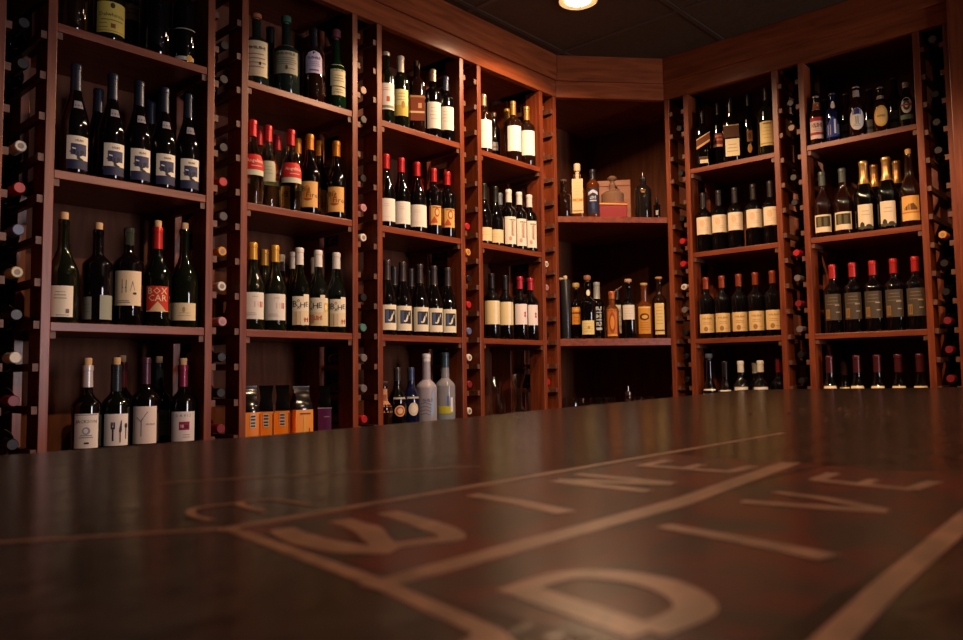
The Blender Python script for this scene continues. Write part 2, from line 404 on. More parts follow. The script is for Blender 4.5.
def paste(mb, rfun, z0, z1, W, ang, ops, flat=False):
    """one label: paper and print laid on the bottle's round (or flat) face. u runs -1..1 across, v 0..1 up."""
    off = .0005
    def pt(u, v, o):
        z = z0+(z1-z0)*v; r = rfun(z)+o
        if flat: return (u*W/2, -r, z)
        a = u*W/2/rfun((z0+z1)/2)+RAD(ang)-math.pi/2
        return (r*math.cos(a), r*math.sin(a), z)
    for op in ops:
        k = op[0]; m = paper(op[-1]) if isinstance(op[-1], str) else op[-1]
        if k in ('rect', 'strip', 'ell'):
            if k == 'rect':
                _, a, b, c, d, _m = op; n = max(1, int(abs(b-a)*W/2/.006)); cols = [(a+(b-a)*i/n, c, d) for i in range(n+1)]
            elif k == 'ell':
                _, cu_, cv, ru, rv, _m = op; n = 14; cols = []
                for i in range(n+1):
                    t = -math.cos(math.pi*i/n); h = math.sqrt(max(0, 1-t*t))*rv; cols.append((cu_+ru*t, cv-h, cv+h))
            else:
                cols = []; src = op[1]
                for (ua, a0, a1), (ub, b0, b1) in zip(src, src[1:]):
                    n = max(1, int(abs(ub-ua)*W/2/.006))
                    cols += [(ua+(ub-ua)*i/n, a0+(b0-a0)*i/n, a1+(b1-a1)*i/n) for i in range(n)]
                cols.append(src[-1])
            nv = 1 if abs(rfun(z0)-rfun(z1)) < 1e-4 else 4
            v, f = [], []
            for (u, a, b) in cols:
                for j in range(nv+1): v.append(pt(u, a+(b-a)*j/nv, off))
            for i in range(len(cols)-1):
                for j in range(nv):
                    q = i*(nv+1)+j; f.append((q, q+nv+1, q+nv+2, q+1))
            mb.add(v, f, m, not flat)
        elif k == 'text':
            _, s, u, vv, size, _m = op; vs, fs = text_mesh(s); H = z1-z0
            mb.add([pt(u+x*size*H/(W/2), vv+y*size, off) for x, y, _ in vs], fs, m)
        off = min(off+.00012, .0014)

def band(mb, prof, z0, z1, m, d=.0006, top=False):
    zs = sorted({z0, z1}|{z for r, z in prof[5:-1] if z0 < z < z1}); zs = [z0]+[z for z in zs if z0 < z < z1]+[z1]
    P = [(rad_at(prof, min(z, prof[-2][1]-.0005))+d, z) for z in zs]
    if top: P += [(P[-1][0]*.9, z1+.0012), (.0001, z1+.0012)]
    mb.lathe(P, m, 20, cap=False)

# print designs ------------------------------------------------------
def R_(a, b, c, d, col): return ('rect', a, b, c, d, col)
def lines(n, v0, v1, u0, u1, col):   # rows of small print
    out = []
    for i in range(n):
        v = v1-(v1-v0)*(i+.5)/n; k = .75+.25*((i*7) % 3)/2; c = (u0+u1)/2; h = (u1-u0)/2*k
        out.append(R_(c-h, c+h, v-.012, v+.012, col))
    return out
W1_, CR_, IV_, YE_ = '#e4dfd6', '#e0d3b4', '#e9e2d0', '#d8c25c'
DK = '#2a2426'; GR = '#8d8680'
def word(u, v, w, h, n, col):   # a line of print too small to read
    out, x = [], u-w/2
    for i in range(n):
        cw = w/n; k = (i*5+n) % 4
        out.append(R_(x+cw*.08, x+cw*.30, v-h/2, v+h/2, col))
        out.append(R_(x+cw*.34, x+cw*.82, v+h*(-.5, .28, -.1, .3)[k], v+h*(-.26, .5, .14, .5)[k], col))
        if k % 2: out.append(R_(x+cw*.62, x+cw*.82, v-h/2, v+h/2, col))
        x += cw
    return out
def PAPER(c): return R_(-1, 1, 0, 1, c)
D = {
 'pic': [PAPER(IV_), R_(-1, 1, 0, .28, '#2a3050'), R_(-.62, .78, .42, .76, '#3a4166'), ('strip', [(-.72, .50, .52), (-.35, .44, .60), (.0, .36, .52), (.3, .40, .58), (.55, .5, .56)], '#20222e'),
         ('strip', [(-.1, .30, .46), (.2, .26, .34), (.45, .27, .30)], '#20222e'), ('strip', [(-.5, .60, .64), (-.2, .58, .62)], IV_), *word(.1, .86, .7, .06, 6, DK)],
 'script_yellow': [PAPER(YE_), R_(-.92, .92, .05, .075, '#a8852e'), ('text', 'Dalwhinnie', 0, .58, .175, DK), R_(-.7, .7, .40, .425, '#6d5a20'), R_(-.1, .18, .16, .30, '#8a4a20'), ('ell', 0, .88, .14, .09, '#4a3414'), *lines(2, .1, .36, -.85, -.25, '#8a7430')],
 'scroll': [PAPER('#d8ccd2'), *lines(5, .15, .9, -.7, .7, '#8a7f86'), ('ell', .1, .6, .12, .07, DK)],
 'plain': [PAPER(IV_), *lines(3, .55, .85, -.4, .5, GR), R_(.45, .7, .12, .26, '#6a645c'), R_(-.2, .7, .05, .07, GR)],
 'split': [R_(-1, -.3, 0, .92, '#9aa093'), R_(.15, 1, 0, 1, '#93998c'), *[R_(-.95, -.4, v, v+.02, '#6f766a') for v in (.3, .45, .6)]],
 'sketch': [PAPER('#e2cfae'), ('strip', [(-.42, .35, .75), (-.38, .35, .75)], DK), ('strip', [(-.42, .50, .53), (-.12, .50, .53)], DK), ('strip', [(-.15, .38, .72), (-.11, .38, .74)], DK), ('strip', [(.15, .40, .44), (.3, .66, .72), (.45, .42, .46)], '#5c5248'), ('ell', .45, .35, .14, .035, DK), *lines(2, .06, .16, -.8, .2, GR)],
 'boxcar': [PAPER('#c3301f'), ('strip', [(-.75, 0, .02), (0, 0, .40), (.75, 0, .02)], '#dbb98c'), ('text', 'BOX', -.02, .80, .36, '#e6cda0'), ('text', 'CAR', -.02, .52, .36, '#e6cda0'), R_(-1, 1, 0, .03, '#dbb98c')],
 'small_cream': [PAPER('#dccba4'), ('ell', 0, .62, .12, .16, '#a8935f'), *lines(2, .2, .5, -.5, .6, '#a08e68')],
 'jack': [PAPER('#dedad8'), R_(-.9, .9, .955, .975, '#6a5f66'), ('text', 'JACKSON', 0, .77, .135, DK), ('ell', 0, .5, .3, .11, '#8b8fb0'), ('ell', -.05, .5, .18, .07, '#dedad8'), *lines(2, .28, .4, -.6, .6, GR), R_(-.15, .2, .12, .17, DK)],
 'fork': [PAPER('#e3dedd'), R_(-.33, -.20, .15, .58, '#2c2d45'), R_(-.42, -.11, .52, .66, '#2c2d45'), R_(-.42, -.34, .64, .74, '#2c2d45'), R_(-.30, -.23, .64, .74, '#2c2d45'), R_(-.19, -.11, .64, .74, '#2c2d45'),
          R_(.24, .33, .1, .42, '#5a1f33'), ('strip', [(.2, .42, .50), (.32, .40, .78), (.40, .46, .80)], '#2c2d45'), R_(.72, .80, .2, .68, '#2c2d45'), ('ell', .76, .62, .13, .08, '#2c2d45')],
 'wisp': [PAPER('#e0d3cf'), R_(-.30, -.24, .2, .62, '#4b4650'), ('strip', [(-.27, .58, .64), (.0, .74, .77), (.22, .84, .87)], '#5a6c8c'), ('strip', [(-.62, .70, .73), (-.27, .56, .60)], '#8d7f80'), *word(.45, .52, .7, .04, 5, '#8d8388')],
 'teal': [PAPER('#8fb0b4'), R_(-.4, .3, .55, .8, '#5f858d'), *lines(3, .15, .5, -.7, .6, '#6c9298')],
 'davis': [PAPER('#dcd5da'), ('text', 'D A V I S', 0, .86, .13, '#4a3d48'), R_(-.32, .48, .38, .66, '#8a1a45'), R_(-.2, .02, .46, .56, '#d8c9d2'), R_(.12, .34, .44, .54, '#4c1030'), *lines(2, .1, .26, -.1, .6, '#a79aa4')],
 'scotch': [PAPER('#d9c9a4'), *word(0, .80, 1.5, .08, 8, DK), *lines(4, .2, .68, -.8, .8, '#8d7d5e'), ('ell', .3, .36, .08, .05, DK)],
 'sage': [PAPER('#a7a288'), *word(0, .66, 1.4, .08, 9, '#4b4a3c'), *lines(4, .28, .56, -.85, .85, '#6f6d58'), ('ell', .05, .2, .09, .08, '#5a3a22'), R_(.2, .7, .16, .19, '#6f6d58')],
 'lavender': [('strip', [(-1, 0, .72), (-.6, 0, .92), (0, 0, 1), (.6, 0, .92), (1, 0, .72)], '#cfc3dd'), *word(0, .68, 1.4, .10, 7, DK), *lines(3, .28, .55, -.7, .7, '#9b90ab'), R_(-.5, .5, .1, .16, '#6f6580')],
 'glen': [R_(-1, 1, .3, 1, '#d6cc9e'), R_(-.82, 1, 0, .27, '#d2c79a'), ('text', 'GLENLIVET', .05, .80, .085, DK), *lines(3, .42, .68, -.6, .7, '#8f875f'), *lines(2, .06, .22, -.6, .7, '#8f875f')],
 'red_script': [R_(-1, 1, .25, 1, '#c4261f'), R_(-1, 1, 0, .25, '#c9cdb0'), ('text', 'Angeline', .12, .68, .24, '#efd9c9'), R_(-.2, .7, .42, .46, '#e0a598')],
 'white_pale': [PAPER('#b8b99a'), *lines(3, .3, .8, -.6, .6, '#8f9077')],
 'fire': [R_(-1, 1, 0, 1, '#dda04c'), R_(-.96, .96, .03, .97, '#e3b067'), ('ell', -.25, .55, .4, .3, '#d2883a'), ('text', 'Big', -.40, .70, .28, '#4f2a18'), ('text', 'Fire', .30, .46, .30, '#5f3219'), ('strip', [(-.6, .30, .34), (-.2, .24, .34), (.3, .3, .34)], '#a34e24')],
 'red_mark': [PAPER('#e2ddd2'), R_(.06, .38, .44, .66, '#c23a44'), R_(.52, .80, .44, .66, '#b02838'), R_(.2, .3, .54, .6, '#e2ddd2'), *word(.1, .84, .5, .03, 7, GR), *lines(2, .12, .26, -.7, .3, '#b3aca2')],
 'boxhead': [R_(-1, 1, .46, 1, '#e6dcc2'), R_(-1, -.06, 0, .48, '#d9c59c'), R_(-.04, 1, 0, .50, '#e0cfa9'), R_(.28, 1, .80, 1.08, '#e6dcc2'), ('text', 'B', -.70, .72, .32, DK), ('text', 'o', -.30, .86, .22, DK), ('text', 'x', -.28, .63, .22, DK), ('text', 'H', .16, .69, .27, DK), ('text', 'E', .66, .72, .24, '#3d3020'),
             R_(.3, .9, .18, .22, '#b3543a'), R_(.36, .5, .1, .26, '#b3543a'), R_(.7, .84, .1, .26, '#b3543a'), R_(-.55, -.5, .02, .44, '#a98c60')],
 'boxhead2': [R_(-1, 1, .46, 1, '#e6dcc2'), R_(-1, 1, 0, .48, '#dcc79a'), R_(.1, .6, .92, 1.1, '#e2d6b8'), ('text', 'o', -.84, .86, .22, DK), ('text', 'x', -.80, .63, .22, DK), ('text', 'H', -.36, .70, .30, DK), ('text', 'E', .08, .72, .28, DK), R_(.5, .95, .5, .82, '#d8b84e'), ('ell', .7, .66, .14, .1, '#f0e6c8'), *word(-.1, .28, .8, .15, 4, '#b8432e'), R_(-.9, -.5, .1, .4, '#c98a6a')],
 'quad': [PAPER(W1_), *lines(2, .7, .85, -.6, .4, '#a39a90'), R_(-.1, .3, .3, .5, '#b4573c'), R_(-.9, .9, .06, .16, '#7d8463')],
 'yellow': [PAPER('#e0d591'), R_(-1, 1, 0, .4, '#cdb04a'), ('ell', .25, .42, .25, .14, '#a5822f'), *lines(3, .55, .9, -.6, .6, '#a3925a')],
 'copper': [PAPER('#7c3a1c'), R_(-1, 1, .3, .38, '#d9b98c'), R_(.1, .6, .5, .7, '#d0a074'), R_(-1, 1, .92, 1, '#b08050')],
 'white': [PAPER('#e6dfd2'), *lines(4, .3, .85, -.6, .6, '#bdb4a6')],
 'white_blank': [PAPER('#ece6da'), *lines(2, .62, .8, -.6, .2, '#d3cabb'), R_(-.6, .3, .2, .215, '#d3cabb')],
 'orange_pic': [PAPER('#ddaf5a'), R_(-1, -.72, 0, 1, '#9a3b22'), ('ell', .25, .66, .42, .24, '#b5562a'), ('ell', .25, .66, .25, .14, '#e6c27c'), ('strip', [(-.7, .1, .16), (-.2, .1, .46), (.3, .1, .2)], '#b84a26'), R_(-.5, .9, .9, .95, '#8a4a28')],
 'blue_pic': [PAPER('#e9e0c4'), R_(-.5, .86, .28, .82, '#23252f'), R_(-.42, -.05, .32, .78, '#4d5f88'), ('strip', [(.1, .34, .42), (.3, .38, .60), (.62, .66, .78)], '#e6dfc9'), ('strip', [(-.1, .36, .42), (.12, .34, .40), (.3, .42, .46)], '#e6dfc9')],
 'copper_tall': [PAPER('#b98460'), R_(-.5, .5, .45, .75, '#8a5335'), *word(0, .3, 1.3, .07, 6, '#5a2e18')],
 'oval_red': [('ell', 0, .5, 1, .5, '#d9a878'), ('ell', 0, .5, .8, .4, '#b5532f'), ('ell', 0, .5, .5, .25, '#e0c09a')],
 'oval_white': [('ell', 0, .5, 1, .5, '#d8cbb0'), ('ell', 0, .52, .6, .3, '#e6dfd0')],
 'vodka': [*word(.05, .62, 1.2, .1, 5, '#5f6f9c'), ('strip', [(.3, .0, .1), (.55, .1, .95), (.7, .2, 1.)], '#8fb0dd'), *[('strip', [(-.8, v, v+.03), (-.2, v+.05, v+.08), (.4, v-.02, v+.01)], '#8a85a0') for v in (.12, .24, .36, .48)]],
 'vodka_y': [R_(-1, 1, .0, .42, '#b9b52e'), R_(.1, .32, .40, 1., '#3f5fae'), R_(-1, 1, -.35, -.05, '#7d8a98'), R_(.55, .9, .1, .9, '#e0e3e6')],
 'frame_red': [PAPER('#f0e6da'), R_(-.5, .5, .6, .615, '#c9b8a8'), R_(-.3, .3, .76, .775, '#c9b8a8')],
 'tiny': [PAPER('#8f9096'), R_(-.8, .8, .3, .5, '#4a4c55')],
 'low': [PAPER('#e6cd9e'), *lines(2, .35, .75, -.6, .5, '#cdb184')],
 'seal': [PAPER('#ece0cd'), R_(.0, .55, .30, .84, '#9c8470'), R_(.08, .48, .34, .80, '#ddc9b2'), R_(-.25, .8, .86, .9, '#7a6656'), ('ell', -.1, .2, .25, .08, '#c79a86'), R_(.18, .30, .3, .8, '#8a5a48')],
 'pale_fold': [PAPER('#e2d2a0'), R_(.25, .62, 0, 1, '#efe6d0'), R_(.62, .66, 0, 1, '#a08a5a'), R_(-.72, -.68, 0, 1, '#cdb985')],
 'red_dots': [PAPER('#eadfdb'), ('ell', .55, .56, .16, .06, '#b8323c'), ('ell', .55, .42, .16, .06, '#b8323c'), R_(.48, .62, .44, .56, '#b8323c')],
 'gold_tall': [PAPER('#d3bd90'), R_(-.95, .95, .34, .42, '#b08038'), ('ell', 0, .38, .25, .07, '#d0a050'), *lines(5, .5, .92, -.6, .6, '#cdb684'), R_(-.9, .9, .05, .09, '#a88a50')],
 'blue_bar': [PAPER('#1b2440'), ('strip', [(-.9, .72, .84), (0, .82, .94), (.9, .72, .84)], '#c9ced8'), *word(0, .63, 1.1, .11, 4, '#d7dade'), R_(-.6, .6, .48, .53, '#b9bec8'), ('ell', 0, .3, .3, .16, '#2f3c62')],
 'ambers': [PAPER('#d9933a'), R_(-1, 1, .62, .70, '#5a2c14'), R_(-.6, .6, .8, .92, '#e6bf78'), *lines(2, .1, .5, -.7, .7, '#a4601f')],
 'cream_low': [PAPER('#e0cf8e'), *lines(4, .15, .85, -.7, .7, '#b8a35e'), ('ell', .1, .5, .2, .12, '#a88a44')],
 'mono': [*word(0, .88, 1.6, .12, 5, '#cfd3cc'), *word(0, .62, 1.6, .12, 4, '#cfd3cc'), *word(0, .36, 1.6, .12, 5, '#cfd3cc'), R_(-.8, .8, .16, .24, '#b5b9b2'), R_(-.8, .8, .48, .52, '#9fa39c'), R_(-.8, .8, .72, .76, '#9fa39c')],
 'amber_orn': [PAPER('#bf6d28'), ('ell', 0, .5, .6, .4, '#8e4718'), ('ell', 0, .5, .4, .26, '#cf8538'), R_(-1, 1, 0, .06, '#d9a75a')],
 'square': [PAPER('#d8d2c4'), *lines(4, .15, .85, -.7, .6, '#b5ad9d')],
 'gold_bulge': [PAPER('#c98c34'), ('ell', 0, .62, .75, .13, '#4a2c10'), ('ell', .05, .62, .45, .07, '#d7a34c'), *lines(4, .1, .45, -.8, .8, '#a56e22'), R_(-1, 1, .94, 1, '#e0b868')],
 'cream_tall': [PAPER('#d8bd7d'), R_(-1, 1, .10, .15, '#5a4320'), *lines(6, .3, .92, -.7, .7, '#bb9d5c')],
 'slanted': [('strip', [(-1, .12, .25), (1, .52, .65)], '#cf9c5c'), ('strip', [(-1, .2, .62), (1, .60, .98)], '#6a3a1e'), ('strip', [(-1, .60, .66), (1, .98, 1.04)], '#e0b070'), ('strip', [(-1, .20, .25), (1, .58, .63)], '#e0b070')],
 'pink': [PAPER('#8a3a30'), R_(-1, 1, 0, .18, '#e0b080'), R_(-.9, .9, .45, .6, '#c97f66'), R_(-.6, .6, .74, .86, '#c97f66')],
 'twotone': [R_(-1, 1, .60, 1, '#4a2a14'), R_(-.8, 1, 0, .55, '#e0d0a4'), R_(-1, 1, .965, 1, '#a58a5c'), *lines(3, .1, .42, -.6, .8, '#b09c6c')],
 'darkgold': [R_(-.5, .5, .5, .9, '#7a4a1c'), ('ell', 0, .25, .4, .16, '#a3732f'), ('ell', 0, .7, .3, .12, '#4a2a10')],
 'cream_side': [PAPER('#d3c184'), R_(-.9, .9, .06, .12, '#a48d50'), R_(-.5, .5, .88, .93, '#8a5a34'), *lines(4, .25, .8, -.6, .6, '#b09c60')],
 'chateau': [PAPER('#e9d5b8'), ('ell', -.2, .62, .3, .2, '#d9b98e'), *lines(2, .2, .42, -.6, .7, '#cdb393'), R_(-.55, .65, .80, .82, '#cdb393')],
 'chateau2': [PAPER('#e0bf84'), *word(.02, .76, 1.2, .09, 6, '#8d6a3c'), *lines(2, .42, .6, -.6, .6, '#b58f57'), ('ell', -.15, .2, .25, .13, '#9c743c'), R_(.2, .7, .18, .2, '#b58f57')],
 'capred': [PAPER('#d9c2b2'), R_(-1, 1, .82, 1, '#a32a26'), *word(0, .62, 1.5, .2, 6, '#8a1f22'), R_(-1, 1, .18, .3, '#a32a26'), *lines(2, .34, .48, -.7, .7, '#b58f80')],
 'bluebeer': [('strip', [(-1, .0, .5), (-.5, 0, .8), (0, 0, 1), (.5, 0, .8), (1, 0, .5)], '#223a8a'), R_(-.75, -.35, .1, .6, '#c9b48a'), R_(.1, .35, .15, .85, '#d7dbe4'), R_(.5, .8, .1, .6, '#93a8d8')],
 'whitebeer': [('ell', 0, .5, 1, .5, '#d6d3cd'), ('strip', [(-.9, .62, .70), (-.5, .7, .93), (0, .72, 1), (.5, .7, .93), (.9, .62, .70)], '#2a3272'), R_(-.18, .18, .3, .62, '#6f7f4e'), *lines(2, .16, .3, -.6, .6, '#8f8f97')],
 'goldbeer': [('ell', 0, .5, 1, .5, '#d9a24a'), ('ell', 0, .5, .8, .4, '#e3bd74'), *word(0, .5, 1.1, .1, 7, '#8a5a22')],
 'ringbeer': [('ell', 0, .62, .8, .36, '#b9b6ad'), ('ell', 0, .62, .52, .23, '#3a2f2a'), ('ell', 0, .62, .25, .1, '#b9b6ad'), R_(-1, 1, 0, .2, '#4a5a4c'), R_(-.9, .9, .6, .68, '#8a2a26')],
 'art': [PAPER('#e3d2ae'), R_(-.85, .85, .30, .90, '#3f3a2a'), R_(-.6, -.2, .34, .86, '#6f6440'), R_(.1, .5, .34, .8, '#59522f'), R_(-.1, .05, .34, .88, '#1e1b12')],
 'cava': [PAPER('#e3d3b2'), ('ell', -.45, .12, .3, .16, '#3a342b'), R_(-1, 1, 0, .1, '#4a4438'), ('ell', .4, .1, .4, .08, '#3a342b'), *lines(2, .5, .8, -.6, .6, '#b8a583')],
 'rose': [PAPER('#dea957'), ('strip', [(-.7, .42, .52), (-.2, .42, .66), (.3, .42, .70), (.7, .42, .5)], '#6a4526'), R_(-1, 1, .30, .35, '#c2702c'), R_(-1, 1, .0, .28, '#e3b76c')],
 'slate': [PAPER('#4a4034'), *lines(3, .55, .92, -.7, .7, '#7a6c55'), R_(-.85, -.35, .06, .42, '#8f6c40'), R_(-.75, -.45, .12, .36, '#5f4528'), R_(.2, .75, .55, .59, '#a8967a'), R_(.3, .75, .28, .32, '#a8967a')],
 'gold_strip': [R_(-1, 1, 0, .25, '#c9c3b5'), ('ell', .5, .15, .35, .22, '#c99a3a')],
 'lowband': [PAPER('#9f9a90')],
}
# closures: foil (a capsule over the neck), cork (opened, cork pushed back), foilcork, tcork (stopper), crown, champ
FOIL = lambda c, r=.35, mt=0: mat(c, r, mt)
K = {}
def kind(key, desc, shape, R, glass, clo, labels=(), name='wine_bottle', sq=0, fl=False):
    K[key] = dict(desc=desc, shape=shape, R=R, glass=glass, clo=clo, labels=labels, name=name, sq=sq, flat=fl)
B, S = 'wine_bottle', 'spirit_bottle'
kind('rum', 'dark unlabelled bottle', 'spirit', .041, 'brown', ('foil', '#1d1718', .06), (), S)
kind('dal', 'tall bottle with yellow script label', 'spirit', .041, 'olive', ('foil', '#2b2016', .06), (('script_yellow', .018, .108, .088, 4),), S)
kind('talw', 'bottle with white scroll label behind', 'spirit', .038, 'black', ('foil', '#222026', .06), (('scroll', .125, .215, .07, 8),), S)
kind('jug', 'broad dark jug-like bottle', 'round', .047, 'black', ('tcork', '#2c211c', .02), (), S)
kind('goldb', 'dark bottle with small gold seal', 'spirit', .034, 'black', ('tcork', '#1d1a1c', .02), (('gold_strip', .004, .05, .06, 6), ('lowband', .10, .103, .08, 0)), S)
kind('pic', 'blue-capped dark bottle with picture label', 'hock', .037, 'black', ('foil', '#2f3748', .075), (('pic', .012, .103, .058, 0), ('tiny', .182, .204, .022, 4)))
kind('picb', 'dark blue-capped bottle behind', 'hock', .036, 'black', ('foil', '#2d3446', .07), (('teal', .02, .08, .03, 30),))
kind('brgw', 'opened green bottle with plain white label', 'burg', .040, 'olive', ('cork', '#c9a678'), (('plain', .015, .098, .068, -6),))
kind('brgg', 'opened dark bottle with grey-green turned labels', 'bord', .040, 'black', ('cork', '#c9a678'), (('split', .013, .08, .092, 0),))
kind('nude', 'foil-less bottle with large beige label', 'bord', .041, 'black', ('clear', '#d8d4c8'), (('sketch', .055, .153, .078, 0),))
kind('boxcar', 'opened bottle with red BOX CAR label', 'burg', .041, 'green', ('foilcork', '#c22c26', .065), (('boxcar', .042, .116, .064, 0),))
kind('crm', 'opened bottle with low cream label', 'burg', .041, 'olive', ('cork', '#cbaa7e'), (('small_cream', .020, .072, .076, 0),))
kind('jack', 'opened bottle with white neck foil', 'bord', .038, 'black', ('foilcork', '#cfc9cc', .06), (('jack', .070, .162, .064, 0),))
kind('fork', 'opened bottle with cutlery label', 'bord', .038, 'green', ('foilcork', '#2c3138', .075), (('fork', .071, .158, .068, 0),))
kind('forkb', 'maroon-necked opened bottle behind', 'bord', .037, 'black', ('foilcork', '#5a2230', .075), ())
kind('wisp', 'purple-foiled bottle with tall pale label', 'bord', .039, 'black', ('foil', '#4c2c3e', .075), (('wisp', .071, .176, .070, 0),))
kind('teal', 'opened bottle with teal label behind', 'bord', .038, 'black', ('foilcork', '#24343e', .075), (('teal', .083, .160, .068, 10),))
kind('davis', 'magenta-foiled bottle with magenta square label', 'bord', .039, 'black', ('foilcork', '#842848', .065), (('davis', .069, .156, .074, 0),))
kind('sp1', 'cork-stoppered bottle with beige label', 'spirit', .042, 'sage', ('tcork', '#a5603a', .02), (('scotch', .027, .146, .085, 0),), S)
kind('sp2b', 'dark bottle standing behind', 'spirit', .036, 'black', ('foil', '#1b1a1e', .06), (('teal', .02, .10, .05, 20),), S)
kind('sp2', 'broad grey-green bottle with faded label', 'round', .046, 'sage', ('tcork', '#2f5a44', .03), (('sage', .068, .172, .090, 0),), S)
kind('sp3', 'short-necked bottle with lavender arched label', 'spirit', .036, 'brown', ('foil', '#221f2a', .085), (('lavender', .100, .180, .064, 0),), S)
kind('sp4', 'green bottle with two-part cream label', 'slope', .037, 'grn2', ('tcork', '#6d3440', .04), (('glen', .044, .158, .060, 10),), S)
kind('ang', 'red-capped pale bottle with red script label', 'burg', .038, 'pale', ('foil', '#c0282c', .055), (('red_script', .094, .164, .078, 4),))
kind('angb', 'red-capped pale bottle behind', 'burg', .038, 'pale', ('foil', '#a52228', .055), (('red_script', .094, .164, .07, 20),))
kind('ang2', 'red-capped pale bottle with back label showing', 'burg', .038, 'pale', ('foil', '#c0282c', .055), (('white_pale', .09, .160, .05, 4),))
kind('fire', 'orange-capped bottle with orange script label', 'burg', .038, 'black', ('foil', '#d08a2c', .055), (('fire', .022, .112, .062, -4),))
kind('fireb', 'orange-capped bottle behind', 'burg', .038, 'black', ('foil', '#c17f28', .055), (('fire', .022, .112, .062, 10),))
kind('yel', 'gold-capped bottle with red-marked white label', 'burg', .040, 'olive', ('foil', '#d0a03c', .055), (('red_mark', .034, .120, .074, 2),))
kind('yelb', 'gold-capped bottle behind', 'burg', .040, 'olive', ('foil', '#bd8f38', .055), ())
kind('bx', 'white-capped bottle with BoxHead lettering', 'burg', .038, 'green', ('foil', '#dcd8d4', .058), (('boxhead', .022, .118, .060, 4),))
kind('bx2', 'white-capped bottle with BoxHead label turned', 'burg', .038, 'green', ('foil', '#dcd8d4', .058), (('boxhead2', .022, .118, .070, 4),))
kind('bxb', 'white-capped bottle behind', 'burg', .037, 'green', ('foil', '#c3bfbd', .058), ())
kind('wh1', 'bottle with quartered white label', 'spirit', .036, 'olive', ('foil', '#c9c2b4', .015), (('quad', .050, .152, .062, 2),), S)
kind('wh2', 'white-necked bottle with yellow label', 'spirit', .035, 'olive', ('foil', '#cfc4ae', .065), (('yellow', .043, .148, .060, 2),), S)
kind('wh3', 'amber square bottle with copper label', 'tall', .034, 'brown', ('foil', '#8a6a4a', .02), (('copper', .050, .152, .056, 0),), S, .8, False)
kind('wh4', 'red-topped bottle with tall white label', 'spirit', .036, 'black', ('foil', '#b9a387', .05), (('white', .034, .142, .062, 2),), S)
kind('wh5', 'blue-capped bottle with square white label', 'spirit', .038, 'black', ('foil', '#3c4a60', .06), (('white', .044, .141, .066, 2),), S)
kind('rw', 'red-capped bottle with plain white label', 'burg', .038, 'black', ('foil', '#b8242a', .056), (('white_blank', .021, .108, .066, 4),))
kind('rwf', 'red-capped bottle with wide white label', 'burg', .039, 'black', ('foil', '#b8242a', .056), (('white_blank', .021, .108, .078, 4),))
kind('rb', 'red-capped bottle half hidden behind', 'burg', .037, 'black', ('foil', '#b8242a', .056), ())
kind('ro', 'red-capped bottle with orange picture label', 'bord', .036, 'black', ('foil', '#bd2a2c', .055), (('orange_pic', .040, .118, .052, 2),))
kind('bp', 'grey-capped bottle with blue picture label', 'hock', .038, 'black', ('foil', '#3a3436', .075), (('blue_pic', .018, .112, .066, 0),))
kind('bpb', 'grey-capped bottle behind', 'hock', .037, 'black', ('foil', '#37343a', .075), ())
kind('cop', 'short bottle with copper label', 'round', .034, 'brown', ('tcork', '#4a342c', .012), (('copper_tall', .118, .205, .05, 0),), S)
kind('alea', 'dark bottle with red oval label', 'beer', .034, 'black', ('foil', '#3a3634', .05), (('oval_red', .10, .142, .042, 8), ('lowband', .165, .172, .05, 8)), 'ale_bottle')
kind('aleb', 'blue bottle with white oval label', 'beer', .034, 'blue', ('foil', '#3a4668', .05), (('oval_white', .10, .150, .040, 8), ('lowband', .165, .172, .05, 8)), 'ale_bottle')
kind('fvod', 'frosted white vodka bottle', 'vodka', .041, 'frost', ('foil', '#dcdde2', .03), (('vodka', .085, .20, .07, 0),), S)
kind('cvod', 'pale vodka bottle with yellow band', 'vodka', .041, 'vodka', ('foil', '#3c4f5c', .06), (('vodka_y', .10, .17, .064, 0),), S)
kind('jwh', 'bottle with tall white label beside left post', 'spirit', .040, 'brown', ('foil', '#9a8468', .05), (('frame_red', .018, .142, .070, 0),), S)
kind('jwh2', 'gold-necked bottle with tall white label', 'spirit', .040, 'brown', ('foil', '#96723a', .065), (('frame_red', .046, .162, .070, 0),), S)
kind('sml', 'thin dark bottle with small grey label', 'tall', .030, 'black', ('foil', '#4a3a30', .02), (('tiny', .072, .11, .03, 0),), S)
kind('tq', 'gold-necked amber bottle behind', 'tall', .030, 'gold', ('foil', '#a8823a', .06), (), S)
kind('lowc', 'dark bottle with low cream label', 'hock', .037, 'black', ('foil', '#1e2018', .07), (('low', .014, .072, .068, 4),))
kind('greyc', 'grey-capped dark bottle', 'burg', .036, 'black', ('foil', '#8b98a2', .055), ())
kind('wc', 'white-capped bottle with seal-print label', 'bord', .036, 'black', ('foil', '#dbd3cc', .058), (('seal', .017, .140, .056, 4),))
kind('crb', 'dark-capped bottle with folded cream label', 'bord', .037, 'black', ('foil', '#1c1a1c', .065), (('pale_fold', .062, .163, .076, 0),))
kind('redd', 'red-capped bottle with two red dots', 'bord', .037, 'black', ('foil', '#ab2636', .055), (('red_dots', .068, .160, .060, 2),))
kind('cd1', 'dark squat bottle at left post', 'round', .036, 'brown', ('tcork', '#4a382c', .015), (), S)
kind('vsop', 'bottle with gold belt across cream label', 'round', .037, 'whisky', ('tcork', '#d2bf9c', .05), (('gold_tall', .022, .19, .052, 0),), S, .6)
kind('bl', 'slim bottle with dark blue label', 'tall', .031, 'whisky', ('foil', '#20242c', .05), (('blue_bar', .016, .14, .054, 0),), S)
kind('pat', 'wide glass flask bottle with glass stopper', 'flask', .056, 'tint', ('tglass', '#d8c0a8', .035), (), S)
kind('tst', 'broad dark bottle with silver cap', 'flask', .041, 'smoke', ('spike', '#b9b4ad', .03), (('darkgold', .13, .15, .05, 0),), S)
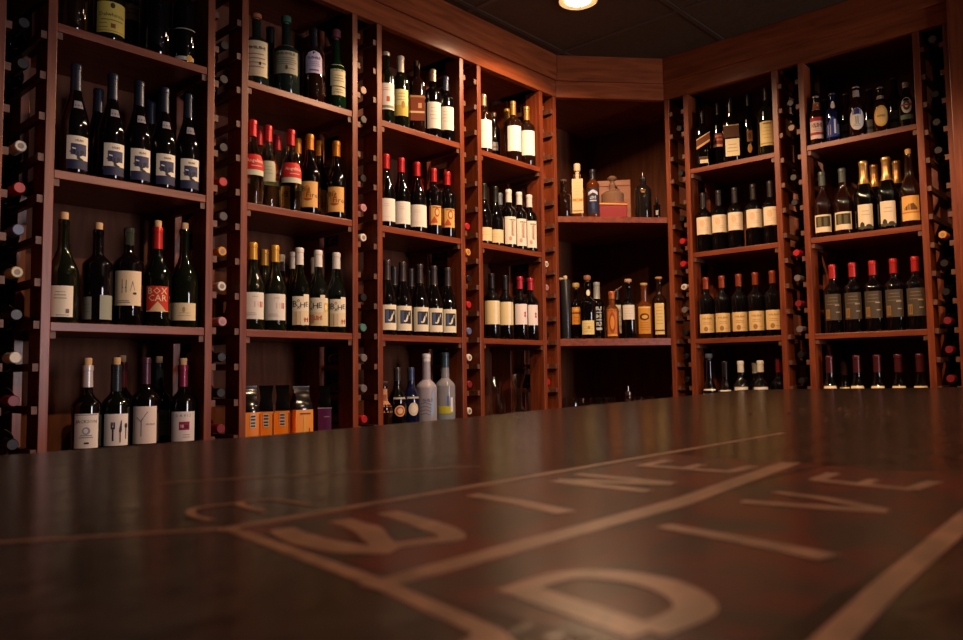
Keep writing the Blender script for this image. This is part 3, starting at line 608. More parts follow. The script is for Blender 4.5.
kind('mini', 'miniature dark bottle', 'spirit', .016, 'black', ('foil', '#1c1a1c', .02), (('lowband', .012, .035, .012, 0),), S)
kind('thin', 'thin black bottle at left post', 'tall', .02, 'black', ('tcork', '#c9b591', .012), (), S)
kind('amb', 'bottle with amber label and pourer', 'tall', .030, 'black', ('tcork', '#b39a5a', .03), (('ambers', .072, .155, .046, 0),), S)
kind('bloi', 'cork-topped bottle with low cream label', 'bord', .039, 'black', ('tcork', '#8a5a3a', .03), (('cream_low', .020, .086, .062, 0), ('oval_white', .205, .235, .02, 14)), S)
kind('gin', 'bottle with bold grey print', 'round', .035, 'black', ('foil', '#8a8f8a', .08), (('mono', .02, .165, .058, 0),), S)
kind('ext', 'ornate amber bottle with orange top', 'round', .031, 'amber', ('foil', '#b5622a', .035), (('amber_orn', .012, .14, .05, 0),), S)
kind('extb', 'pale-labelled bottle behind amber bottle', 'tall', .031, 'black', ('foil', '#2a2420', .05), (('square', .03, .17, .05, 20),), S)
kind('sq', 'dark bottle with square white label', 'bord', .036, 'black', ('tcork', '#c09a80', .02), (('square', .090, .160, .060, 0),), S)
kind('gold', 'bottle with broad gold label', 'round', .038, 'amber', ('tcork', '#c99e6c', .015), (('gold_bulge', .022, .152, .062, 0),), S)
kind('crt', 'tall bottle with narrow cream label', 'spirit', .034, 'brown', ('tcork', '#c9905c', .012), (('cream_tall', .018, .168, .046, 0),), S)
kind('bit', 'small pourer bottle', 'round', .026, 'thin', ('spike', '#c9c5bd', .03), (), 'bitters_bottle')
kind('jwb', 'square bottle with slanted striped label', 'spirit', .036, 'black', ('foil', '#1f1a18', .06), (('slanted', .075, .165, .062, 0), ('twotone', .02, .05, .04, 0)), S, .9)
kind('pk', 'dark bottle with pink banded label', 'spirit', .036, 'black', ('foil', '#1f1a18', .06), (('pink', .103, .168, .062, 0),), S)
kind('wm', 'boxy bottle with two-tone label', 'round', .040, 'black', ('foil', '#26201c', .07), (('twotone', .026, .172, .068, 0),), S, .5)
kind('dk', 'dark bottle with gold ornament', 'round', .036, 'black', ('foil', '#1e1a18', .06), (('darkgold', .03, .16, .05, 0),), S)
kind('ylw', 'bottle with pale yellow side label', 'spirit', .037, 'olive', ('foil', '#2a2420', .06), (('cream_side', .040, .150, .070, 0),), S)
kind('cbd', 'dark-capped bottle with cream label band', 'bord', .038, 'black', ('foil', '#2a2628', .07), (('chateau', .081, .163, .074, 0),))
kind('cop5', 'copper-capped bottle with tan label', 'bord', .038, 'black', ('foil', '#8a3a20', .055), (('chateau2', .027, .113, .072, 0),))
kind('bk1', 'bottle with big dark blue stopper', 'burg', .038, 'black', ('tcork', '#3c4652', .03), (('white', .07, .172, .070, 0),))
kind('bk2', 'black-capped bottle', 'burg', .038, 'black', ('foil', '#201d1e', .07), (('white', .07, .168, .066, 0),))
kind('wk', 'white-capped bottle', 'bord', .037, 'black', ('foil', '#d5d2c4', .05), (('white', .07, .182, .064, 0),))
kind('wkb', 'white-capped bottle behind', 'bord', .036, 'black', ('foil', '#b7b6a6', .05), ())
kind('rk', 'maroon-capped bottle', 'bord', .037, 'black', ('foil', '#7c1e26', .06), ())
kind('br1', 'red-necked beer bottle with red-striped label', 'beer', .031, 'brown', ('crown', '#b8aca4'), (('capred', .022, .115, .056, 0), ('lowband', .150, .152, .05, 0), ('copper', .153, .183, .03, 0)), 'beer_bottle')
kind('brd', 'dark beer bottle behind', 'beer', .030, 'brown', ('crown', '#6a5a50'), (('tiny', .03, .09, .045, 0),), 'beer_bottle')
kind('brd2', 'taller dark beer bottle behind', 'beer', .031, 'green', ('crown', '#5a5a50'), (('tiny', .03, .10, .045, 0),), 'beer_bottle')
kind('br2', 'blue beer bottle', 'beer', .031, 'blue', ('crown', '#57584f'), (('bluebeer', .018, .105, .058, 0), ('oval_white', .140, .175, .016, 4)), 'beer_bottle')
kind('br3', 'white-necked beer bottle with round-topped label', 'beer', .032, 'brown', ('crown', '#a9a49e'), (('whitebeer', .024, .116, .058, 0), ('lowband', .168, .196, .03, 0)), 'beer_bottle')
kind('br4', 'beer bottle with gold oval label', 'beer', .031, 'brown', ('crown', '#9c9080'), (('goldbeer', .020, .106, .056, 0), ('lowband', .138, .152, .034, 0)), 'beer_bottle')
kind('br5', 'green beer bottle with ring label', 'beer', .031, 'green', ('crown', '#8d8d85'), (('ringbeer', .028, .118, .048, 0), ('lowband', .16, .18, .028, 0)), 'beer_bottle')
kind('art', 'grey-capped bottle with framed dark picture label', 'burg', .040, 'rose', ('foil', '#49504a', .06), (('art', .020, .094, .070, -4),))
kind('cav', 'gold-foiled sparkling bottle with cream label', 'champ', .042, 'black', ('champ', '#d0a468', .095), (('cava', .012, .112, .058, 0),), 'sparkling_wine_bottle')
kind('cavb', 'gold-foiled sparkling bottle behind', 'champ', .042, 'black', ('champ', '#b88c56', .095), (), 'sparkling_wine_bottle')
kind('rose', 'opened amber bottle with orange label', 'burg', .040, 'rose', ('cork', '#c89c58'), (('rose', .022, .120, .066, 0),))
kind('slate', 'red-capped bottle with dark slate label', 'bord', .038, 'black', ('foil', '#b5292a', .058), (('slate', .053, .162, .070, 0),))
kind('btm', 'maroon-capped bottle with cream label top', 'burg', .038, 'black', ('foil', '#4f1c22', .07), (('low', .08, .187, .072, 0),))
kind('btmb', 'maroon-capped bottle set slightly back', 'burg', .036, 'black', ('foil', '#2f1a1c', .07), (('low', .08, .180, .055, 0),))

def finish_glass(key):
    return GLASS[key]

def make_bottle(key, H, label, cat, group, loc, rz):
    k = K[key]
    t = thing(k['name'], label, cat, loc, RAD(rz), group)
    clo = k['clo']; ct = clo[0]
    Hg = H-(.020 if ct in ('cork', 'foilcork') else clo[2] if ct in ('tcork', 'tglass', 'spike') else .002)
    prof = profile(k['shape'], Hg, k['R'])
    if k['name'] == 'beer_bottle' or key == 'mini': prof = [(r, z) for r, z in prof]
    if key == 'mini': prof = [(min(r, k['R']) if r < .0146 or z < Hg*.64 else r, z) for r, z in prof]; prof = [(r if z < Hg*.66 else min(r, .007), z) for r, z in prof]
    gm = GLASS[k['glass']]
    MB().lathe(prof, gm, 28, sq=k['sq']).build('glass_body', t, sharp=35)
    c = clo[1]
    if ct in ('foil', 'foilcork'):
        m = FOIL(c, .33, 0 if key in ('bx', 'bx2', 'bxb', 'wc', 'wk', 'wkb', 'fvod', 'gin', 'wh2') else .35); mb = MB(); band(mb, prof, Hg-clo[2], Hg, m, top=ct == 'foil'); mb.build('capsule', t)
    if ct in ('cork', 'foilcork'):
        MB().lathe([(.0105, Hg-.003), (.0112, Hg+.018), (.0102, Hg+.020), (.0001, Hg+.020)], mat('#c8a57a' if ct == 'foilcork' else c, .8), 14).build('cork', t)
    if ct == 'clear':
        mb = MB(); band(mb, prof, Hg-.05, Hg-.001, mat('#3a4038', .05, coat=.5), .0007); mb.build('neck_sleeve', t)
    if ct == 'tcork':
        L = clo[2]; w = .0175 if L < .045 else .016
        MB().lathe([(.010, Hg-.004), (.010, Hg+L*.25), (w*.95, Hg+L*.28), (w, Hg+L*.4), (w, Hg+L*.9), (w*.9, Hg+L), (.0001, Hg+L)], mat(c, .6), 18).build('stopper', t)
        if key == 'vsop':
            mb = MB(); band(mb, prof, Hg-.04, Hg-.002, mat('#d2bf9c', .4), .001); mb.build('capsule', t)
    if ct == 'tglass':
        L = clo[2]
        MB().lathe([(.010, Hg-.004), (.012, Hg+L*.3), (.022, Hg+L*.55), (.024, Hg+L*.75), (.016, Hg+L), (.0001, Hg+L)], GLASS['tint'], 18).build('stopper', t)
    if ct == 'spike':
        L = clo[2]
        MB().lathe([(.016, Hg-.014), (.0165, Hg), (.012, Hg+.004), (.004, Hg+.008), (.0028, Hg+L), (.0001, Hg+L)], mat(c, .22, 1), 16).build('pourer', t)
    if ct == 'crown':
        MB().lathe([(.0146, Hg-.006), (.0150, Hg-.003), (.0128, Hg+.0012), (.0001, Hg+.0014)], mat(c, .35, .6), 21).build('crown_cap', t)
    if ct == 'champ':
        P = [(rad_at(prof, z)+.0008, z) for z in [Hg-clo[2]+(clo[2]-.03)*i/5 for i in range(6)]]
        P += [(.0165, Hg-.028), (.0155, Hg-.020), (.0175, Hg-.013), (.0185, Hg-.005), (.0165, Hg+.001), (.0001, Hg+.002)]
        MB().lathe(P, mat(c, .28, .75), 18, cap=False).build('capsule', t)
    for i, (dn, z0, z1, W, ang) in enumerate(k['labels']):
        mb = MB(); ops = D[dn]; hz = Hg*SHAPES[k['shape']][0]
        rf = (lambda z: rad_at(prof, z)) if z1 > hz or z0 > hz else (lambda z: k['R'])
        if k['sq']:
            rr = k['R']; paste(mb, lambda z: rr, z0, z1, min(W, rr*1.7), ang, ops, flat=True)
        else: paste(mb, rf, z0, z1, W, ang, ops)
        mb.build('label' if z0 < hz*.95 else 'neck_label', t)
    if key == 'ext':
        MB().lathe([(.003, 0), (.003, .06), (.0001, .06)], mat('#6a5040', .4), 8).build('pouring_spout', t).matrix_local = Matrix.Translation((0, 0, Hg-.01)) @ Matrix.Rotation(RAD(55), 4, 'Y')
    return t

def make_bag(key, H, label, group, loc, rz):
    t = thing('coffee_bag', label, 'coffee bag', loc, RAD(rz), group)
    foil = mat('#0c0b0d', .14, coat=.4); bandc = {'bag': '#ee8a1c', 'bag2': '#f09a28', 'pbag': '#5a1a50'}[key]
    w, d = (.0225, .030) if key != 'bag2' else (.030, .030)
    def ring(z, hw, hd, pinch=0, n=5):
        p = []
        for i in range(n*4):
            s, q = divmod(i, n); u = -1+2*q/n
            x, y = [(u, -1), (1, u), (-u, 1), (-1, -u)][s]
            if s in (1, 3): x *= 1-pinch*(1-abs(u))
            else: y *= 1+.10*math.cos(u*1.5)
            p.append((x*hw, y*hd, z))
        return p
    rings = [ring(0, w, d), ring(.05, w, d), ring(.145, w*.99, d*.98, .03), ring(.165, w*.96, d*.86, .12), ring(.178, w*.84, d*.66, .35), ring(.192, w*.80, d*.42, .3), ring(.204, w*.88, d*.16), ring(H-.008, w*.96, d*.08), ring(H, w*1.0, d*.05)]
    MB().loft(rings, foil).build('bag_body', t, sharp=28)
    mb = MB(); e = .0008
    mb.loft([ring(.001, w+e, d+e), ring(.05, w+e, d+e), ring(.144, w*.99+e, d*.98+e, .03)], mat(bandc, .4), cap=False); mb.build('colour_band', t)
    lb = MB()
    if key == 'bag':
        paste(lb, lambda z: d*1.1+e, .095, .138, .018, 0, [PAPER('#c9c1b2'), *[R_(-.8, .8, v, v+.12, '#3a3531') for v in (.08, .3, .55, .78)]], True)
        paste(lb, lambda z: d*1.1+e, .02, .14, .05, 0, [R_(.86, 1.0, 0, 1, '#b5561a'), R_(-1, -.9, 0, 1, '#e09a3c')], True)
    elif key == 'bag2':
        paste(lb, lambda z: d*1.1+e, .06, .14, .05, 0, [R_(-.7, .8, .86, .92, '#7a4a12'), R_(-.2, .1, 0, .8, '#e7b24a'), R_(.6, .7, .05, .3, '#7a4a12')], True)
    else:
        paste(lb, lambda z: d*1.1+e, .06, .146, .05, 0, [R_(-1, 1, .93, .97, '#a08a9a'), R_(-.1, .7, .58, .62, '#a08a9a')], True)
    lb.build('label', t)
    return t

def revolve_glass(name, label, cat, outer, wall, loc, group, extra=None):
    t = thing(name, label, cat, loc, 0, group)
    inner = [(max(r-wall, .0001), z+(wall if i == 0 else 0)) for i, (r, z) in enumerate(outer)]
    P = [(.0001, outer[0][1])]+outer+[(r, z) for r, z in inner[::-1]]+[(.0001, inner[0][1]+wall)]
    MB().lathe(P, GLASS['thin'], 18, cap=False).build('glass_bowl', t, sharp=8)
    return t

# ------------------------------------------------------------------ put everything on its shelf
SHORT = {'C': {1: 'top shelf', 2: 'middle shelf', 3: 'bottom shelf'}}
def put_all():
    for (bk, lv), items in ROWS.items():
        z = (CLEVELS if bk == 'C' else LEVELS)[lv]+.0003
        shelf = SHORT.get(bk, SHELFNAME)[lv]; where = shelf+', '+BAYNAME[bk]
        grp_row = 'bottles and jars on the %s of the %s' % (shelf, BAYNAME[bk])
        order = sorted(items, key=lambda q: q[2 if bk[0] == 'R' else 1]*(-1 if bk[0] == 'R' else 1))
        count = {}
        for it in order: count[it[0]] = count.get(it[0], 0)+1
        seen, proto = {}, {}
        for key, x, y, rz in order:
            n = count[key]; seen[key] = seen.get(key, 0)+1; i = seen[key]
            desc = {'bag': 'orange-banded black coffee bag with pale label', 'bag2': 'wider orange-banded coffee bag', 'pbag': 'purple-banded black coffee bag', 'dec1': 'tall glass carafe',
                    'dec2': 'glass decanter with flared rim', 'boxw': 'orange-brown wooden presentation box', 'redbox': 'red gift box with gold rim', 'tube': 'tall dark grey gift tube with cork knob', 'jar': 'clear drinking glass'}.get(key) or K[key]['desc']
            label = (desc+', '+where) if n == 1 else '%s, %s of %s from left, %s' % (desc, ORD[i-1], NUM[n], where)
            group = grp_row if n == 1 else '%ss on the %s of the %s' % (desc, shelf, BAYNAME[bk])
            loc = (x, y, z); H = HEIGHT[key]
            if key in proto:
                c = copy_tree(proto[key]); c.location = loc; c.rotation_euler[2] = RAD(rz); c['label'] = label; continue
            if key in K:
                name = K[key]['name']; cat = {'wine_bottle': 'wine bottle', 'beer_bottle': 'beer bottle', 'ale_bottle': 'beer bottle', 'sparkling_wine_bottle': 'wine bottle', 'bitters_bottle': 'bottle'}.get(name, 'liquor bottle')
                proto[key] = make_bottle(key, H, label, cat, group, loc, rz)
            elif key in ('bag', 'bag2', 'pbag'):
                proto[key] = make_bag(key, H, label, group, loc, -12 if key != 'pbag' else rz)
            elif key == 'jar':
                proto[key] = revolve_glass('drinking_glass', label, 'glass', [(.024, 0), (.026, .004), (.030, H)], .0016, loc, group)
            elif key == 'dec1':
                proto[key] = revolve_glass('glass_carafe', label, 'carafe', [(.040, 0), (.046, .008), (.046, .05), (.036, .12), (.025, .17), (.024, .20), (.034, H)], .0032, loc, group)
            elif key == 'dec2':
                proto[key] = revolve_glass('glass_decanter', label, 'decanter', [(.052, 0), (.064, .010), (.066, .03), (.045, .07), (.022, .11), (.017, .15), (.020, .19), (.038, H)], .0032, loc, group)
            elif key == 'boxw':
                t = proto[key] = thing('presentation_box', label, 'box', loc, RAD(rz), group); w = .094
                MB().box(-w, w, -.04, .04, 0, H-.03, WOOD_X).build('box_body', t, bevel=.002); MB().box(-w, w, -.04, .04, H-.0295, H, WOOD_X).build('box_lid', t, bevel=.002)
            elif key == 'redbox':
                t = proto[key] = thing('gift_box', label, 'box', loc, RAD(rz), group); w = .066
                rd = mat('#851022', .35)
                MB().box(-w, w, -.03, .03, 0, .058, rd).build('box_body', t, bevel=.002)
                MB().box(-w-.002, w+.002, -.032, .032, .0585, .074, rd).build('box_lid', t, bevel=.002)
                r = MB(); r.add([(-w-.002, -.0325, .074), (-w-.002, -.0325, .069), (w+.002, -.0325, .059), (w+.002, -.0325, .064)], [(0, 1, 2, 3)], mat('#d8a848', .3, .6))
                r.build('gold_ribbon', t)
            elif key == 'tube':
                t = proto[key] = thing('gift_tube', label, 'gift tube', loc, RAD(rz), group)
                MB().lathe([(.023, 0), (.0235, .002), (.0235, H-.022), (.0225, H-.02), (.0001, H-.02)], mat('#2b2c30', .3, .3), 28).build('tube_body', t)
                MB().lathe([(.007, H-.0205), (.010, H-.014), (.010, H-.004), (.007, H), (.0001, H)], mat('#cdb592', .7), 14).build('cork_knob', t)

CAPS = {'w': ('white', '#d9d2c6'), 'r': ('red', '#b01c26'), 'b': ('blue-grey', '#5a6890'), 'c': ('cream', '#cfc49c'), 'd': ('dark', '#141012'), 's': ('square pale', '#d5cfbf'), 'm': ('maroon', '#7a1c28'),
        'k': ('charcoal', '#45403f'), 'o': ('orange', '#d9902c'), 'p': ('pink', '#c4828c'), 'y': ('grey', '#6f666a'), 'l': ('tan', '#8a6a50'), 'g': ('teal', '#4c7a72')}
LYING = {'W0': 'w4 r3 b2 c1 d0 s-1 m-2 d-3 d6 d7', 'W1': 'd5 r4 k3 o2 w1 p0 d-1 d-2 m-3 d7 d8', 'W2': 'd7 l8 p4 w3 d1 g0 y-1 y-2 r-3 d5', 'W3': 'r4 o3 d2 r1 b0 w-1 m-2 w-3',
         'W4': 'w3 p2 d0 r-2', 'W5': 'd9 d5 r4 r3 w2 y1 d0 d-1 d-2 d7', 'W6': 'd9 d6 d5 r3 y2 m1 y0 d-1 d-2 l8', 'W7': 'y10 o3 d2 d1 m0 m-1 m-2 d6 d7 d8'}
def lay_bottles():
    protos = {}
    H, Rb = .288, .0372
    prof = profile('bord', H, Rb)
    for w, s in LYING.items():
        (ox, oy, _), rz, width, where = RACKS[w]
        for tok in s.split():
            c, k = tok[0], int(tok[1:])
            cname, col = CAPS[c]
            half = width/2-.0148
            zc = RACKROW0+RACKSTEP*k+.010+math.sqrt(max(Rb**2-half**2, .0001))+.0006
            lx, ly = width/2, DEPTH-.004-(random.random()*.006)
            cs, sn = math.cos(rz), math.sin(rz)
            loc = (ox+lx*cs-ly*sn, oy+lx*sn+ly*cs, zc)
            label = '%s-capped bottle lying %s from bar level, %s' % (cname, ORD[k+3]+' row up', where)
            if k+3 == 0: label = '%s-capped bottle lying in the lowest row showing, %s' % (cname, where)
            g = 'bottles lying in the narrow racks'
            if c not in protos:
                t = protos[c] = thing('wine_bottle', label, 'wine bottle', loc, rz, g, math.pi/2)
                MB().lathe(prof, GLASS['green' if c != 'g' else 'sage'], 24).build('glass_body', t, sharp=35)
                mb = MB(); band(mb, prof, H-.055, H, mat(col, .4), top=True); mb.build('capsule', t)
                if c in 'wpoc':
                    rr = MB(); rr.lathe([(.0075, H+.0016), (.0001, H+.0017)], mat('#8a7f78', .5), 16, cap=False); rr.build('cap_stamp', t)
            else:
                t = copy_tree(protos[c]); t.location = loc; t.rotation_euler = (math.pi/2, 0, rz); t['label'] = label
WOOD_X = noise_mat('orange_box_wood', '#7a4024', '#9a5c34', (1.5, 8, 8), 4, .4, bump=.1)
ROWS = {
('L1',1):[
  ('rum',0.7980,2.2510,-19.5),
  ('dal',0.8950,2.2450,-13.7),
  ('talw',0.9990,2.3500,-15.0),
  ('jug',1.0340,2.2570,-24.6),
  ('goldb',1.1150,2.2380,-26.5),
],
('L1',2):[
  ('pic',0.8080,2.2410,-5.8),
  ('pic',0.9069,2.2410,-8.1),
  ('pic',0.9825,2.2410,-9.7),
  ('pic',1.0580,2.2410,-11.3),
  ('pic',1.1336,2.2410,-12.8),
  ('picb',0.9180,2.3700,-21.2),
  ('picb',1.0760,2.3700,-24.4),
],
('L1',3):[
  ('brgw',0.7870,2.2440,-23.3),
  ('brgg',0.8801,2.2509,-21.6),
  ('nude',0.9624,2.2450,-23.2),
  ('boxcar',1.0460,2.2450,-20.9),
  ('crm',1.1295,2.2450,-26.6),
],
('L1',4):[
  ('jack',0.8577,2.2480,-21.0),
  ('fork',0.9353,2.2480,-18.5),
  ('forkb',0.9980,2.3600,-22.9),
  ('wisp',1.0160,2.2430,-24.4),
  ('teal',1.1050,2.3500,-25.2),
  ('davis',1.1320,2.2490,-22.9),
],
('L2',1):[
  ('sp1',1.3730,2.2520,-31.4),
  ('sp2b',1.5010,2.3700,-32.3),
  ('sp2',1.4910,2.2560,-33.5),
  ('sp3',1.5960,2.2460,-29.4),
  ('sp4',1.6910,2.2410,-31.0),
],
('L2',2):[
  ('ang',1.3550,2.2420,-26.9),
  ('angb',1.4450,2.3500,-27.6),
  ('ang2',1.4284,2.2668,-32.2),
  ('angb',1.5250,2.3600,-28.9),
  ('ang',1.5019,2.2420,-29.5),
  ('fireb',1.6020,2.3500,-32.3),
  ('fire',1.5794,2.2421,-33.0),
  ('fireb',1.6750,2.3200,-33.8),
  ('fireb',1.6930,2.4100,-34.4),
  ('fire',1.6930,2.2420,-35.3),
],
('L2',3):[
  ('yel',1.3612,2.2440,-27.3),
  ('yelb',1.4700,2.3500,-28.0),
  ('yel',1.4428,2.2440,-28.7),
  ('bxb',1.5609,2.3898,-33.3),
  ('bxb',1.5631,2.3143,-34.0),
  ('bx',1.5380,2.2420,-28.5),
  ('bxb',1.6940,2.3723,-35.7),
  ('bx2',1.6155,2.2420,-33.9),
  ('bx',1.6930,2.2420,-29.3),
  ('bxb',1.6336,2.4177,-34.7),
],
('L2',4):[
  ('bag',1.3460,2.2320,-31.1),
  ('bag',1.4060,2.2320,-32.2),
  ('bag',1.4670,2.2320,-33.3),
  ('bag2',1.5430,2.2370,-34.6),
  ('pbag',1.7010,2.3200,-36.6),
],
('L3',1):[
  ('wh1',1.9260,2.2400,-32.7),
  ('wh2',2.0000,2.2390,-37.8),
  ('wh3',2.0995,2.2524,-39.1),
  ('wh4',2.1765,2.2400,-36.1),
  ('wh5',2.2520,2.2421,-39.2),
],
('L3',2):[
  ('rw',1.9257,2.2420,-30.7),
  ('rw',2.0033,2.2420,-31.8),
  ('rwf',2.0870,2.2430,-32.9),
  ('rb',2.2530,2.4000,-43.6),
  ('ro',2.1760,2.2400,-34.2),
  ('ro',2.2530,2.2400,-35.2),
],
('L3',3):[
  ('bp',1.9292,2.2420,-28.7),
  ('bpb',2.0590,2.3500,-41.2),
  ('bp',2.0068,2.2420,-29.8),
  ('bpb',2.1500,2.3500,-42.5),
  ('bp',2.0970,2.2420,-31.2),
  ('bp',2.1745,2.2420,-32.2),
  ('bpb',2.2530,2.3500,-43.9),
  ('bp',2.2520,2.2420,-33.2),
],
('L3',4):[
  ('cop',1.9100,2.2440,-34.6),
  ('alea',1.9795,2.2440,-31.3),
  ('aleb',2.0490,2.2440,-32.3),
  ('fvod',2.1320,2.2450,-37.5),
  ('cvod',2.2420,2.2510,-38.9),
],
('L4',1):[
  ('jwh',2.4860,2.2440,-35.9),
  ('sml',2.6795,2.3545,-38.9),
  ('tq',2.7198,2.3079,-49.6),
  ('jwh2',2.6876,2.2440,-38.2),
  ('jwh2',2.7860,2.2440,-39.3),
],
('L4',2):[
  ('lowc',2.4842,2.2470,-40.0),
  ('lowc',2.5598,2.2470,-40.6),
  ('greyc',2.6960,2.3400,-41.0),
  ('wc',2.6430,2.2400,-37.8),
  ('wc',2.7165,2.2400,-38.5),
  ('wc',2.7900,2.2400,-39.3),
],
('L4',3):[
  ('crb',2.5210,2.2410,-42.4),
  ('crb',2.6110,2.2410,-43.4),
  ('redd',2.7135,2.2410,-42.5),
  ('redd',2.7890,2.2410,-41.4),
],
('L4',4):[
  ('dec1',2.5620,2.2570,-48.6),
  ('dec2',2.7590,2.3000,-50.2),
],
('C',1):[
  ('cd1',3.0119,2.2052,-53.6),
  ('vsop',3.0867,2.1766,-54.8),
  ('bl',3.1163,2.1077,-55.6),
  ('boxw',3.3750,2.1670,-57.3),
  ('pat',3.2860,2.1060,-57.3),
  ('redbox',3.2030,2.0520,-57.4),
  ('tst',3.3540,1.9730,-59.5),
  ('mini',3.3415,1.8915,-60.5),
],
('C',2):[
  ('thin',3.0760,2.2820,-53.4),
  ('tube',3.0528,2.2356,-53.8),
  ('amb',3.1015,2.2089,-54.5),
  ('bloi',3.0961,2.1380,-55.4),
  ('gin',3.1717,2.1366,-56.0),
  ('ext',3.1820,2.0580,-57.1),
  ('extb',3.3050,2.1090,-57.5),
  ('sq',3.2480,2.0070,-58.3),
  ('gold',3.3096,1.9576,-59.5),
  ('crt',3.3614,1.9054,-60.4),
],
('C',3):[
  ('jar',3.0640,2.2400,-53.8),
  ('jar',3.0530,2.1710,-54.6),
  ('jar',3.1670,2.1490,-55.8),
  ('jar',3.2090,2.1000,-56.8),
  ('bit',3.2300,2.0100,-58.1),
  ('jar',3.3121,2.0077,-58.8),
  ('jar',3.3719,1.9863,-59.5),
],
('R1',1):[
  ('jwb',3.4098,1.6755,-63.6),
  ('pk',3.4781,1.6283,-64.7),
  ('wm',3.4146,1.5366,-65.8),
  ('dk',3.4744,1.4754,-66.9),
  ('ylw',3.4080,1.3650,-68.2),
],
('R1',2):[
  ('cbd',3.4033,1.6820,-63.5),
  ('cbd',3.4033,1.6045,-64.6),
  ('cbd',3.4033,1.5260,-65.8),
  ('cbd',3.4033,1.4385,-67.1),
  ('cbd',3.4033,1.3610,-65.2),
],
('R1',3):[
  ('cop5',3.4033,1.6820,-63.7),
  ('cop5',3.4033,1.6030,-64.8),
  ('cop5',3.4033,1.5220,-65.9),
  ('cop5',3.4033,1.4443,-67.0),
  ('cop5',3.4033,1.3667,-68.1),
],
('R1',4):[
  ('bk1',3.4090,1.6820,-63.6),
  ('bk2',3.4090,1.6045,-64.6),
  ('wk',3.4023,1.5260,-65.8),
  ('wkb',3.4910,1.4970,-66.8),
  ('wk',3.4023,1.4350,-67.1),
  ('rk',3.4510,1.3720,-68.3),
],
('R2',1):[
  ('br1',3.3963,1.1470,-71.1),
  ('brd',3.5110,1.1480,-71.8),
  ('br2',3.4020,1.0810,-72.4),
  ('brd',3.5010,1.0570,-73.2),
  ('br3',3.3973,0.9850,-73.8),
  ('brd',3.5110,0.9660,-74.6),
  ('br4',3.4020,0.8940,-75.3),
  ('brd2',3.4910,0.8640,-76.1),
  ('br5',3.4020,0.8000,-76.8),
],
('R2',2):[
  ('art',3.4053,1.1380,-71.6),
  ('art',3.4053,1.0565,-72.7),
  ('cav',3.4081,0.9730,-74.0),
  ('cavb',3.5110,0.9608,-74.7),
  ('cav',3.4073,0.8875,-75.2),
  ('cavb',3.5110,0.8752,-76.0),
  ('rose',3.4053,0.8040,-76.7),
],
('R2',3):[
  ('slate',3.4033,1.1120,-75.9),
  ('slate',3.4033,1.0326,-77.2),
  ('slate',3.4033,0.9551,-78.4),
  ('slate',3.4033,0.8775,-79.6),
  ('slate',3.4033,0.8000,-80.7),
],
('R2',4):[
  ('btm',3.4033,1.1400,-71.4),
  ('btmb',3.4910,1.1100,-72.4),
  ('btm',3.4033,1.0325,-73.3),
  ('btm',3.4033,0.9550,-74.4),
  ('btm',3.4033,0.8775,-75.6),
  ('btm',3.4033,0.8000,-76.8),
]}
HEIGHT = {'rum':0.290, 'dal':0.290, 'talw':0.290, 'jug':0.300, 'goldb':0.300, 'pic':0.313, 'picb':0.306, 'brgw':0.301, 'brgg':0.286, 'nude':0.283, 'boxcar':0.314, 'crm':0.318, 'jack':0.313, 'fork':0.315, 'forkb':0.324, 'wisp':0.316, 'teal':0.322, 'davis':0.314, 'sp1':0.251, 'sp2b':0.286, 'sp2':0.284, 'sp3':0.275, 'sp4':0.296, 'ang':0.285, 'angb':0.298, 'ang2':0.289, 'fireb':0.300, 'fire':0.286, 'yel':0.286, 'yelb':0.288, 'bxb':0.284, 'bx':0.288, 'bx2':0.288, 'bag':0.227, 'bag2':0.222, 'pbag':0.221, 'wh1':0.286, 'wh2':0.291, 'wh3':0.303, 'wh4':0.288, 'wh5':0.280, 'rw':0.286, 'rwf':0.286, 'rb':0.279, 'ro':0.277, 'bp':0.285, 'bpb':0.285, 'cop':0.233, 'alea':0.285, 'aleb':0.285, 'fvod':0.339, 'cvod':0.345, 'jwh':0.265, 'sml':0.259, 'tq':0.274, 'jwh2':0.286, 'lowc':0.270, 'greyc':0.278, 'wc':0.269, 'crb':0.285, 'redd':0.287, 'dec1':0.244, 'dec2':0.252, 'cd1':0.185, 'vsop':0.271, 'bl':0.237, 'boxw':0.230, 'pat':0.232, 'redbox':0.076, 'tst':0.242, 'mini':0.097, 'thin':0.303, 'tube':0.309, 'amb':0.274, 'bloi':0.304, 'gin':0.278, 'ext':0.228, 'extb':0.251, 'sq':0.287, 'gold':0.268, 'crt':0.297, 'jar':0.135, 'bit':0.190, 'jwb':0.281, 'pk':0.326, 'wm':0.309, 'dk':0.332, 'ylw':0.314, 'cbd':0.284, 'cop5':0.289, 'bk1':0.336, 'bk2':0.300, 'wk':0.300, 'wkb':0.295, 'rk':0.308, 'br1':0.214, 'brd':0.230, 'br2':0.212, 'br3':0.214, 'br4':0.189, 'brd2':0.245, 'br5':0.185, 'art':0.285, 'cav':0.298, 'cavb':0.301, 'rose':0.313, 'slate':0.289, 'btm':0.313, 'btmb':0.302}
put_all()
lay_bottles()

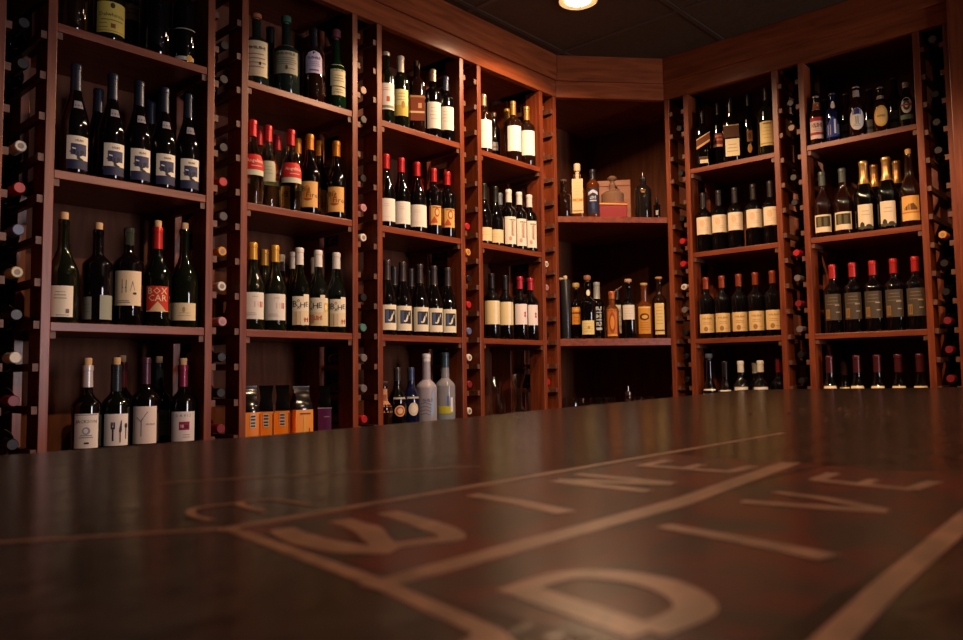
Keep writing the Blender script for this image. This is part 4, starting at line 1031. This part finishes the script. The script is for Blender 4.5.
# ------------------------------------------------------------------ lamps, daylight, camera
WARM = (1.0, .60, .34)
def downlight(i, x, y, power, label, lens_glow):
    t = thing('recessed_downlight', label, 'ceiling light', (x, y, CEIL), 0, 'recessed downlights in the ceiling')
    MB().lathe([(.0525, -.0005), (.0535, -.002), (.070, -.0045), (.078, -.009), (.081, -.0005)], mat('#d9bd92', .4), 40, cap=False).build('trim_ring', t)
    MB().lathe([(.052, -.001), (.050, -.008), (.036, -.015), (.018, -.0185), (.0001, -.0195)], mat((1, .78, .52), .5, emit=lens_glow), 32, cap=False).build('lens', t)
    l = bpy.data.lights.new('lamp', 'SPOT'); l.energy = power; l.color = WARM; l.spot_size = RAD(SPOTDEG if i else 160); l.spot_blend = .3 if i else .4; l.shadow_soft_size = .018
    lo = bpy.data.objects.new('lamp_bulb', l); COL.objects.link(lo); lo.parent = t; lo.location = (0, 0, -.05)
for i, (x, y, p) in enumerate(LAMPS):
    downlight(i, x, y, p, LAMPLABEL[i], GLOW)

sun = bpy.data.lights.new('daylight', 'AREA'); sun.shape = 'RECTANGLE'; sun.size = WX1-WX0-.1; sun.size_y = WZ1-WZ0-.1; sun.energy = DAY; sun.color = (1.0, .90, .96)
so = bpy.data.objects.new('daylight', sun); COL.objects.link(so); so.location = ((WX0+WX1)/2, Y0-.12, (WZ0+WZ1)/2); so.rotation_euler = (math.pi/2, 0, 0)
wd = bpy.data.worlds.new('sky'); SC.world = wd; wd.use_nodes = True
bg = wd.node_tree.nodes['Background']; bg.inputs[0].default_value = (.75, .82, 1, 1); bg.inputs[1].default_value = SKY

cam = bpy.data.cameras.new('camera'); co = bpy.data.objects.new('camera', cam); COL.objects.link(co)
d = Vector((.737, .673, .069)); r = Vector((.675, -.738, -.013)); u = Vector((-.042, -.056, .998))
d.normalize(); r = (r-d*r.dot(d)).normalized(); u = r.cross(d)
m = Matrix((r, u, -d)).transposed().to_4x4(); m.translation = (0, 0, EYE); co.matrix_world = m
cam.sensor_width = 36; cam.lens = 29.255; cam.clip_start = .01
cam.dof.use_dof = True; cam.dof.focus_distance = 2.75; cam.dof.aperture_fstop = 11
SC.camera = co
vs = SC.view_settings; vs.view_transform = 'Standard'; vs.look = 'None'; vs.exposure = EXPO; vs.gamma = 1; vs.use_curve_mapping = False
